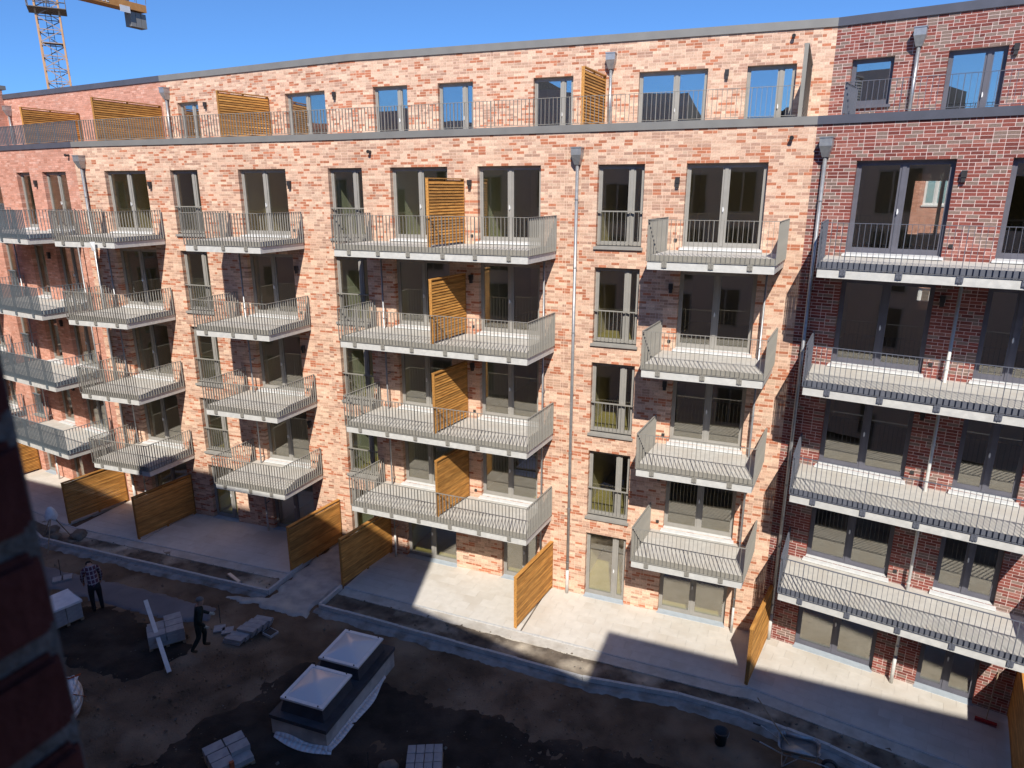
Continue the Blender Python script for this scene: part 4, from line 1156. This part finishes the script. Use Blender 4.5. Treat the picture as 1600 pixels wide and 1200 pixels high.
# ---- bucket
bk = thing('bucket', 'black builder bucket standing on the soil near the wheelbarrow', 'bucket', (5.30, 14.30, -.06))
MB().lathe([(.001, .012), (.125, .012), (.135, 0), (.175, .36), (.19, .365), (.19, .38), (.168, .38), (.12, .03), (.001, .03)], 24).obj('tub', 'bucket_black', bk, smooth=True)
hb = MB(); pts = [Vector((.19 * math.cos(t), -.03 - .19 * math.sin(t) * .5, .36 - .16 * math.sin(t))) for t in [math.pi * i / 12 for i in range(13)]]
for p, q in zip(pts, pts[1:]): hb.tube(p, q, .005, n=6)
hb.obj('handle', 'zinc', bk)

# ---- wheelbarrow
wb = thing('wheelbarrow', 'grey wheelbarrow standing on the kerb at the bottom right', 'wheelbarrow', (6.95, 13.62, -.03), math.radians(-22))
tray = MB()
def ring(x0, x1, hw0, hw1, z0, z1, r):
    out = []
    for cx, cy, a0, hw in ((x1 - r, hw1 - r, 0, hw1), (x0 + r, hw0 - r, 90, hw0), (x0 + r, -(hw0 - r), 180, hw0), (x1 - r, -(hw1 - r), 270, hw1)):
        for k in range(5):
            t = math.radians(a0 + 90 * k / 4); x = cx + r * math.cos(t)
            out.append((x, cy + r * math.sin(t), z0 + (z1 - z0) * (x - x0) / (x1 - x0)))
    return out
rg = [ring(-.46, .50, .33, .31, .58, .62, .14), ring(-.44, .48, .31, .29, .57, .61, .14), ring(-.38, .42, .27, .25, .46, .51, .11)]
n = len(rg[0])
for a, c in zip(rg, rg[1:]):
    for i in range(n): tray.quad(a[i], a[(i + 1) % n], c[(i + 1) % n], c[i])
tray._add(rg[2], [tuple(range(n))])
to = tray.obj('tray', 'zinc', wb, smooth=True); to.modifiers.new('thick', 'SOLIDIFY').thickness = .006
fr = MB()
for s in (-1, 1):
    pts = [(-1.02, .28 * s, .60), (-.86, .28 * s, .58), (-.30, .20 * s, .33), (.35, .14 * s, .30), (.72, .07 * s, .20)]
    for p, q in zip(pts, pts[1:]): fr.tube(p, q, .016, n=8)
    fr.tube((-.22, .20 * s, .33), (-.32, .24 * s, .0), .015, n=8); fr.tube((-.32, .24 * s, .0), (.02, .18 * s, .31), .013, n=8)
    fr.tube((.40, .12 * s, .30), (.46, .16 * s, .60), .013, n=8)
fr.tube((-.32, -.24, .02), (-.32, .24, .02), .013, n=8)
fr.obj('frame', 'zinc', wb)
for s in (-1, 1): MB().tube((-1.06, .28 * s, .605), (-.88, .28 * s, .582), .021, n=10).obj('grip', 'bucket_black', wb)
wh = part('wheel', wb, (.74, 0, .19))
ty = MB(); n, m = 24, 8
vs = [((.15 + .042 * math.cos(2 * math.pi * j / m)) * math.cos(2 * math.pi * i / n), .042 * math.sin(2 * math.pi * j / m), (.15 + .042 * math.cos(2 * math.pi * j / m)) * math.sin(2 * math.pi * i / n)) for i in range(n) for j in range(m)]
ty._add(vs, [(i * m + j, ((i + 1) % n) * m + j, ((i + 1) % n) * m + (j + 1) % m, i * m + (j + 1) % m) for i in range(n) for j in range(m)])
ty.obj('tyre', 'bucket_black', wh, smooth=True)
MB().tube((0, -.03, 0), (0, .03, 0), .115, n=20).obj('rim', 'zinc', wh)
sv = thing('shovel', 'shovel with a pale wooden handle lying in the wheelbarrow', 'shovel', (6.78, 13.66, .42))
MB().tube((0, 0, .0), (-.42, 1.20, .42), .016, n=8).obj('handle', 'pallet_wood', sv)
bl = MB(); bl.prism([(-.11, -.27), (.11, -.27), (.12, -.05), (.03, .02), (-.03, .02), (-.12, -.05)], [-.06, -.06, -.01, .0, .0, -.01], [-.055, -.055, -.005, .005, .005, -.005])
bl.obj('blade', 'zinc', sv, (0, 0, 0), .34)

# ---- brooms against the red wall
br = thing('broom', 'red broom with a pale stick leaning on the dark red wall at the lower right', 'broom', (12.44, 14.90, 0), math.atan2(-.25, .36))
MB().box(-.24, .24, -.035, .035, .055, .10).obj('head', 'broom_red', br)
bs = MB()
for i in range(40):
    for j in range(4): x, y = -.23 + .46 * i / 39, -.028 + .056 * j / 3; bs.bar((x, y, .056), (x * 1.03, y * 1.5, .0), .006, .006, (0, 1, 0))
bso = bs.obj('bristles', 'broom_red', br); bso['kind'] = 'stuff'
q = CD.p(6.05, .03); inv = Matrix.Rotation(-br.rotation_euler.z, 3, 'Z') @ Vector((q[0] - 12.44, q[1] - 14.90, 1.22))
MB().tube((0, 0, .10), inv, .013, n=8).obj('stick', 'pallet_wood', br)

# ---- surveying tripod under a white bag
tp = thing('tripod', 'surveying tripod under a white bag standing in the left planting bed', 'tripod', (-18.15, 24.55, 0))
for q in ((.25, -.92, -.06), (.28, .52, -.04), (-.62, .15, -.04)): MB().tube(q, (0, 0, 1.22), .017, .022, n=8).obj('leg', 'pallet_wood', tp)
hd = MB(); n = 18; prof = [(.20, 1.02), (.24, 1.08), (.22, 1.22), (.16, 1.38), (.08, 1.50), (.005, 1.53)]
vs = []
for r, z in prof: vs.append([(r * (1 + .22 * noise.noise(Vector((math.cos(t) * 2, math.sin(t) * 2, z * 6)))) * math.cos(t), r * math.sin(t) * .9, z + (.05 * math.sin(4 * t) if z < 1.1 else 0)) for t in [2 * math.pi * i / n for i in range(n)]])
for a, c in zip(vs, vs[1:]):
    for i in range(n): hd.quad(a[i], a[(i + 1) % n], c[(i + 1) % n], c[i])
hd.obj('bag', 'white_fleece', tp, smooth=True)
MB().box(-.07, .07, -.07, .07, 1.2, 1.34).obj('instrument', 'dark_metal', tp)

# ---- boulders, offcuts and stakes
def boulder(label, p, s, seed, mat='rock'):
    bm = bmesh.new(); bmesh.ops.create_icosphere(bm, subdivisions=3, radius=1)
    for v in bm.verts:
        k = 1 + .35 * noise.noise(v.co * 1.3 + Vector((seed, 0, 0))) + .12 * noise.noise(v.co * 3.5 + Vector((0, seed, 0)))
        v.co = Vector((v.co.x * s[0] * k, v.co.y * s[1] * k, v.co.z * s[2] * k))
    me = bpy.data.meshes.new('stone'); bm.to_mesh(me); bm.free(); me.materials.append(M[mat])
    me.polygons.foreach_set('use_smooth', [True] * len(me.polygons))
    o = link('stone', me, None, (*p, s[2] * .35 - .05), seed)
    return tag(o, label, 'stone', 'stones in the left planting bed')
boulder('large pale stone in the bed right of the tripod', (-17.55, 25.05), (.42, .30, .20), 2.2)
boulder('flat brown stone in the bed behind the tripod', (-18.9, 25.5), (.40, .26, .15), 5.1)
boulder('smaller stone in the bed at the foot of the tripod', (-18.45, 24.95), (.28, .22, .14), 8.4)
q = px2ground(366, 905)
dr = thing('drain_channel', 'short grey drain piece lying in the shaded bed', 'drain', (q[0], q[1], .02), -.75)
MB().box(-.42, .42, -.07, .07, 0, .05).obj('channel', 'zinc', dr); MB().box(-.40, .40, -.05, .05, .0505, .06).obj('grate', 'aluminium', dr)
for i, (px, py, h, lb) in enumerate(((575, 1198, .45, 'short iron stake in the dark soil at the bottom edge'), (95, 898, .62, 'thin iron stake beside the pale loose slabs'), (344, 970, .6, 'thin iron stake behind the walking man'))):
    q = px2ground(px, py)
    tag(MB().tube((0, 0, -.1), (.02, 0, h), .012, n=6).obj('stake', 'dark_metal', None, (q[0], q[1], 0)), lb, 'stake')
q = px2ground(605, 1200)
o = boulder('round pale stone at the bottom edge beside the iron stake', q, (.26, .2, .16), 3.3); o['group'] = 'stones in the yard'
# clods and pebbles on the soil
rng = random.Random(5); cl = MB()
for i in range(5200):
    if rng.random() < .55: x, y = rng.uniform(-13, 4), rng.uniform(9.8, 18)
    else: x, y = rng.uniform(-20, 8), rng.uniform(12, 24)
    w_ = min((x - vB[0]) * BC.n[0] + (y - vB[1]) * BC.n[1], (x - vA[0]) * AB.n[0] + (y - vA[1]) * AB.n[1])
    if w_ < 4.7: continue
    if -6.6 < x < -3 and 13.8 < y < 18 and True: continue
    s = rng.uniform(.008, .035) * (2.2 if rng.random() < .06 else 1); z = -.055 + .035 * fbm(x, y, .5, 3)
    a = [Vector((rng.uniform(.6, 1.2) * s * dx, rng.uniform(.6, 1.2) * s * dy, rng.uniform(.5, .9) * s * dz)) + Vector((x, y, z + s * .3)) for dx, dy, dz in ((1, 0, 0), (-1, 0, 0), (0, 1, 0), (0, -1, 0), (0, 0, 1), (0, 0, -1))]
    cl.cur = rng.choice((0, 0, 0, 2)); cl._add(a, [(0, 2, 4), (2, 1, 4), (1, 3, 4), (3, 0, 4), (2, 0, 5), (1, 2, 5), (3, 1, 5), (0, 3, 5)])
tag(cl.obj('soil_clods', ('yard_soil', 'topsoil', 'rock')), 'loose clods and pebbles scattered over the yard soil', 'soil', kind='stuff')
cl = MB()
for poly, nn in ((bedL, 500), (bedR, 600)):
    ins = inpoly(poly); xs = [p[0] for p in poly]; ys = [p[1] for p in poly]
    for i in range(nn * 4):
        x, y = rng.uniform(min(xs), max(xs)), rng.uniform(min(ys), max(ys))
        if not ins(x, y): continue
        s = rng.uniform(.012, .05)
        a = [Vector((rng.uniform(.6, 1.2) * s * dx, rng.uniform(.6, 1.2) * s * dy, rng.uniform(.5, .9) * s * dz)) + Vector((x, y, s * .3 - .01)) for dx, dy, dz in ((1, 0, 0), (-1, 0, 0), (0, 1, 0), (0, -1, 0), (0, 0, 1), (0, 0, -1))]
        cl.cur = rng.choice((0, 0, 1)); cl._add(a, [(0, 2, 4), (2, 1, 4), (1, 3, 4), (3, 0, 4), (2, 0, 5), (1, 2, 5), (3, 1, 5), (0, 3, 5)])
tag(cl.obj('bed_rubble', ('bed_soil', 'rock')), 'loose rubble lying in the planting beds', 'rubble', kind='stuff')
# white paper caught on the balcony at the left
q = AB.p(3.0, 2.25)
pp = MB(); pp._add([(-.13, -.02, 0), (.13, -.03, .01), (.11, -.05, -.34), (-.11, -.01, -.30), (0, -.06, -.15)], [(0, 1, 4), (1, 2, 4), (2, 3, 4), (3, 0, 4)])
ppo = pp.obj('plastic_sheet', 'white_sheet', None, (q[0], q[1], 4 * ST - .12), AB.th); ppo.modifiers.new('thick', 'SOLIDIFY').thickness = .004
tag(ppo, 'scrap of white plastic hanging from the topmost balcony beside the salmon brick', 'plastic scrap')

# ================================================================== PEOPLE
GIRTH = 1.14
def person(label, loc, rz, J, bones, mats, zones, hair, hairmat, cap=None):
    """one continuous body grown over a skeleton, coloured by the nearest bone"""
    root = thing('person', label, 'person', loc, rz)
    names = list(J); vid = {n: i for i, n in enumerate(names)}
    me = bpy.data.meshes.new('skeleton'); me.from_pydata([J[n][0] for n in names], [(vid[a], vid[b]) for a, b in bones], [])
    o = bpy.data.objects.new('skeleton', me); col.objects.link(o)
    o.modifiers.new('skin', 'SKIN'); o.modifiers.new('sub', 'SUBSURF').levels = 2
    for i, n in enumerate(names):
        r = J[n][1]; r = tuple(q * GIRTH for q in r) if isinstance(r, tuple) else r * (GIRTH if r > .03 else 1); me.skin_vertices[0].data[i].radius = r if isinstance(r, tuple) else (r, r)
        me.skin_vertices[0].data[i].use_root = (n == 'pelvis')
    dg = bpy.context.evaluated_depsgraph_get()
    body = bpy.data.meshes.new_from_object(o.evaluated_get(dg))
    bpy.data.objects.remove(o)
    body.materials.clear()
    for m in mats: body.materials.append(M[m])
    seg = [(Vector(J[a][0]), Vector(J[b][0]), zones(a, b)) for a, b in bones]
    for p in body.polygons:
        c = p.center; best = None
        for a, b, zn in seg:
            d = b - a; t = max(0, min(1, (c - a).dot(d) / max(1e-9, d.length_squared))); q = (c - (a + d * t)).length
            if best is None or q < best[0]: best = (q, zn)
        p.material_index = best[1]; p.use_smooth = True
    link('body', body, root)
    hc, hr, tilt = hair
    bm = bmesh.new(); bmesh.ops.create_uvsphere(bm, u_segments=18, v_segments=12, radius=1)
    bmesh.ops.delete(bm, geom=[v for v in bm.verts if v.co.z < -.25 and v.co.y > -.2 or v.co.z < -.65], context='VERTS')
    for v in bm.verts: v.co *= 1 + .05 * noise.noise(v.co * 6)
    hm = bpy.data.meshes.new('hair'); bm.to_mesh(hm); bm.free(); hm.materials.append(M[hairmat])
    hm.polygons.foreach_set('use_smooth', [True] * len(hm.polygons))
    h = link('hair', hm, root, hc, rot=(tilt, 0, 0)); h.scale = hr
    return root

def skeleton(lean, neckd, head, la, ra, ll, rl, h=1.0):
    """joints; lean = forward shift of the chest; la / ra = (elbow, wrist); ll / rl = (knee, ankle, toe)"""
    J = {}
    J['pelvis'] = ((0, 0, .92), (.155, .125)); J['waist'] = ((0, lean * .35, 1.08), (.145, .115)); J['chest'] = ((0, lean * .8, 1.28), (.175, .13))
    J['neckbase'] = ((0, lean, 1.44), (.10, .085)); J['neck'] = ((0, lean + neckd * .4, 1.50), .058)
    J['headlow'] = (tuple(np.array((0, lean, 1.56)) + np.array((0, neckd * .8, head[0]))), (.070, .078)); J['headtop'] = (tuple(np.array((0, lean, 1.68)) + np.array((0, neckd * 1.25, head[1]))), (.078, .092))
    J['chin'] = (tuple(np.array((0, lean, 1.555)) + np.array((0, neckd * .8 + .07, head[0] - .03))), .038)
    B = [('pelvis', 'waist'), ('waist', 'chest'), ('chest', 'neckbase'), ('neckbase', 'neck'), ('neck', 'headlow'), ('headlow', 'headtop'), ('headlow', 'chin')]
    for s, nm, arm, leg in ((-1, 'l', la, ll), (1, 'r', ra, rl)):
        J[nm + 'shoulder'] = ((.19 * s, lean, 1.40), .075); J[nm + 'elbow'] = (arm[0], .052); J[nm + 'wrist'] = (arm[1], .036)
        w, e = Vector(arm[1]), Vector(arm[0]); d = (w - e).normalized(); sd = Vector((0, 1, 0)).cross(d)
        if sd.length < .2: sd = Vector((1, 0, 0))
        sd.normalize(); up = d.cross(sd)
        J[nm + 'palm'] = (tuple(w + d * .07), (.040, .022)); B += [('neckbase', nm + 'shoulder'), (nm + 'shoulder', nm + 'elbow'), (nm + 'elbow', nm + 'wrist'), (nm + 'wrist', nm + 'palm')]
        for k, (off, ln) in enumerate(((-.030, .070), (-.010, .082), (.010, .078), (.030, .062))):
            a = w + d * .085 + up * off; m = a + d * ln * .55 + sd * .012; t = a + d * ln + sd * .035
            J[f'{nm}finger{k}'] = (tuple(a), .010); J[f'{nm}fingermid{k}'] = (tuple(m), .009); J[f'{nm}fingertip{k}'] = (tuple(t), .008)
            B += [(nm + 'palm', f'{nm}finger{k}'), (f'{nm}finger{k}', f'{nm}fingermid{k}'), (f'{nm}fingermid{k}', f'{nm}fingertip{k}')]
        t0 = w + d * .035 + up * -.035; t1 = t0 + d * .035 + up * -.025 + sd * .02
        J[nm + 'thumb'] = (tuple(t0), .012); J[nm + 'thumbtip'] = (tuple(t1), .010); B += [(nm + 'wrist', nm + 'thumb'), (nm + 'thumb', nm + 'thumbtip')]
        J[nm + 'hip'] = ((.10 * s, 0, .88), .098); J[nm + 'knee'] = (leg[0], .066); J[nm + 'ankle'] = (leg[1], .050); J[nm + 'toe'] = (leg[2], (.042, .036))
        B += [('pelvis', nm + 'hip'), (nm + 'hip', nm + 'knee'), (nm + 'knee', nm + 'ankle'), (nm + 'ankle', nm + 'toe')]
    return J, B
def zone(top, leg, shoe, hand, skin=0):
    def f(a, b):
        s = a + b
        if 'toe' in s: return shoe
        if any(k in s for k in ('palm', 'finger', 'thumb')): return hand
        if any(k in s for k in ('head', 'chin')) or s == 'neckbaseneck': return skin
        if any(k in s for k in ('knee', 'ankle', 'hip')): return leg
        return top
    return f
# man in a plaid shirt, bent over, seen from behind
J, B = skeleton(.34, .15, (-.09, -.14),
    ((-.27, .42, 1.10), (-.24, .55, .86)), ((.27, .38, 1.09), (.24, .48, .84)),
    ((-.11, .03, .50), (-.11, -.03, .09), (-.12, .14, .045)), ((.12, .05, .50), (.13, .02, .09), (.15, .19, .045)))
person('man in a plaid shirt and dark trousers bending forward beside the screed path', (-13.80, 19.95, -.04), math.radians(38), J, B,
       ('skin', 'plaid_shirt', 'trousers_dark', 'boot'), zone(1, 2, 3, 0), ((0, .50, 1.50), (.098, .118, .105), -.7), 'hair_dark')
# man in dark green workwear, walking, seen from the side
J, B = skeleton(.10, .05, (.0, 0.0),
    ((-.26, .14, 1.13), (-.22, .36, 1.02)), ((.27, .02, 1.12), (.26, .18, .92)),
    ((-.10, .16, .51), (-.11, .10, .10), (-.12, .28, .05)), ((.11, -.02, .50), (.12, -.26, .12), (.13, -.10, .05)))
person('man in dark green workwear and light gloves walking beside the low slab stack', (-9.50, 17.95, -.04), math.radians(-62), J, B,
       ('skin', 'workwear_green', 'workwear_green', 'boot', 'glove'), zone(1, 2, 3, 4), ((0, .145, 1.665), (.094, .115, .098), -.15), 'hair_grey')
for o in (bpy.data.objects[n] for n in ('person', 'person.001')): o.scale = (1.02, 1.02, 1.02)

# ================================================================== CRANE beyond the roofs
cx, cy = -42.75, 70.0
cr = thing('tower_crane', 'orange lattice tower crane rising beyond the roof at the upper left', 'crane', (cx, cy, 0), math.radians(30))
hw = .92
mast = MB()
legs = [(-hw, -hw), (hw, -hw), (hw, hw), (-hw, hw)]
for x, y in legs: mast.bar((x, y, 0), (x, y, 33), .15, .15, (0, 1, 0))
mast.obj('mast_legs', 'crane_leg', cr)
lat = MB(); z = 10.0; i = 0
while z < 33:
    for k in range(4):
        a, b = legs[k], legs[(k + 1) % 4]
        lat.bar((*a, z), (*b, z), .07, .07)
        p, q = (a, b) if (i + k) % 2 else (b, a)
        lat.bar((*p, z), (*q, z + 1.1), .07, .07)
    z += 1.1; i += 1
lat.obj('lattice', 'crane_lattice_shaded', cr)
ld = MB()
for x in (-.22, .22): ld.bar((x, .45, 10), (x, .45, 32), .05, .05, (0, 1, 0))
zz = 10
while zz < 32: ld.bar((-.22, .45, zz), (.22, .45, zz), .03, .03); zz += .33
ld.obj('ladder', 'crane_dark', cr)
for zz in (18.2, 22.4, 26.6): MB().box(-.85, .85, -.1, .85, zz, zz + .06).obj('landing', 'crane_dark', cr)
pf = MB(); pf.box(-1.5, 1.5, -1.5, 1.5, 29.3, 29.36)
for x, y in ((-1.5, -1.5), (1.5, -1.5), (1.5, 1.5), (-1.5, 1.5), (0, -1.5), (1.5, 0), (0, 1.5), (-1.5, 0)): pf.bar((x, y, 29.3), (x, y, 30.4), .05, .05, (0, 1, 0))
for k in range(4):
    a, b = [(-1.5, -1.5), (1.5, -1.5), (1.5, 1.5), (-1.5, 1.5)][k], [(-1.5, -1.5), (1.5, -1.5), (1.5, 1.5), (-1.5, 1.5)][(k + 1) % 4]
    for zz in (29.85, 30.4): pf.bar((*a, zz), (*b, zz), .045, .045)
pfo = pf.obj('platform', 'crane_dark', cr)
MB().tube((-1.35, -1.2, 16), (-1.35, -1.2, 21.9), .42, n=14).obj('tank', 'rail_blue', cr)
# counter jib receding to the right
jd = np.array((-38.35, 78.9)) - np.array((cx, cy)); jl = float(np.linalg.norm(jd)); ja = math.atan2(jd[1], jd[0]) - math.radians(30)
jb = part('counter_jib', cr, (0, 0, 30.9), ja)
j = MB()
for y in (-.6, .6): j.box(-2.5, jl, y - .09, y + .09, .15, .85)
j.box(-2.5, jl, -.5, .5, .17, .25)
j.obj('girder', 'crane_orange', jb)
rl = MB()
for y in (-.7, .7):
    rl.bar((0, y, 2.0), (jl, y, 2.0), .04, .04)
    for i in range(9): rl.bar((jl * i / 8, y, .95), (jl * i / 8, y, 2.0), .04, .04, (0, 1, 0))
rl.obj('walkway_rail', 'crane_dark', jb)
for i in range(3):
    MB().box(jl - 1.75 + i * .6, jl - 1.20 + i * .6, -.45, .45, -1.35, .0).obj('counterweight', 'crane_grey', jb)
MB().box(jl - 3.0, jl - 1.9, -.72, -.695, -.25, .35).obj('plate', 'sign_white', jb)
MB().box(jl - 3.4, jl - 1.6, -.35, .35, .95, 1.7).obj('winch', 'crane_grey', jb)
ml = MB(); x = 2.6
for i in range(8):
    w_ = .34
    ml.box(x, x + .07, -.715, -.695, .30, .72)
    if i not in (1,): ml.box(x + .07, x + w_ - .06, -.715, -.695, .30, .37)
    if i in (0, 2, 3, 5, 6): ml.box(x + .07, x + w_ - .06, -.715, -.695, .65, .72)
    if i in (2, 3, 4, 6, 7): ml.box(x + .07, x + w_ - .06, -.715, -.695, .475, .545)
    x += w_ + .08
ml.obj('lettering', 'sign_white', jb)
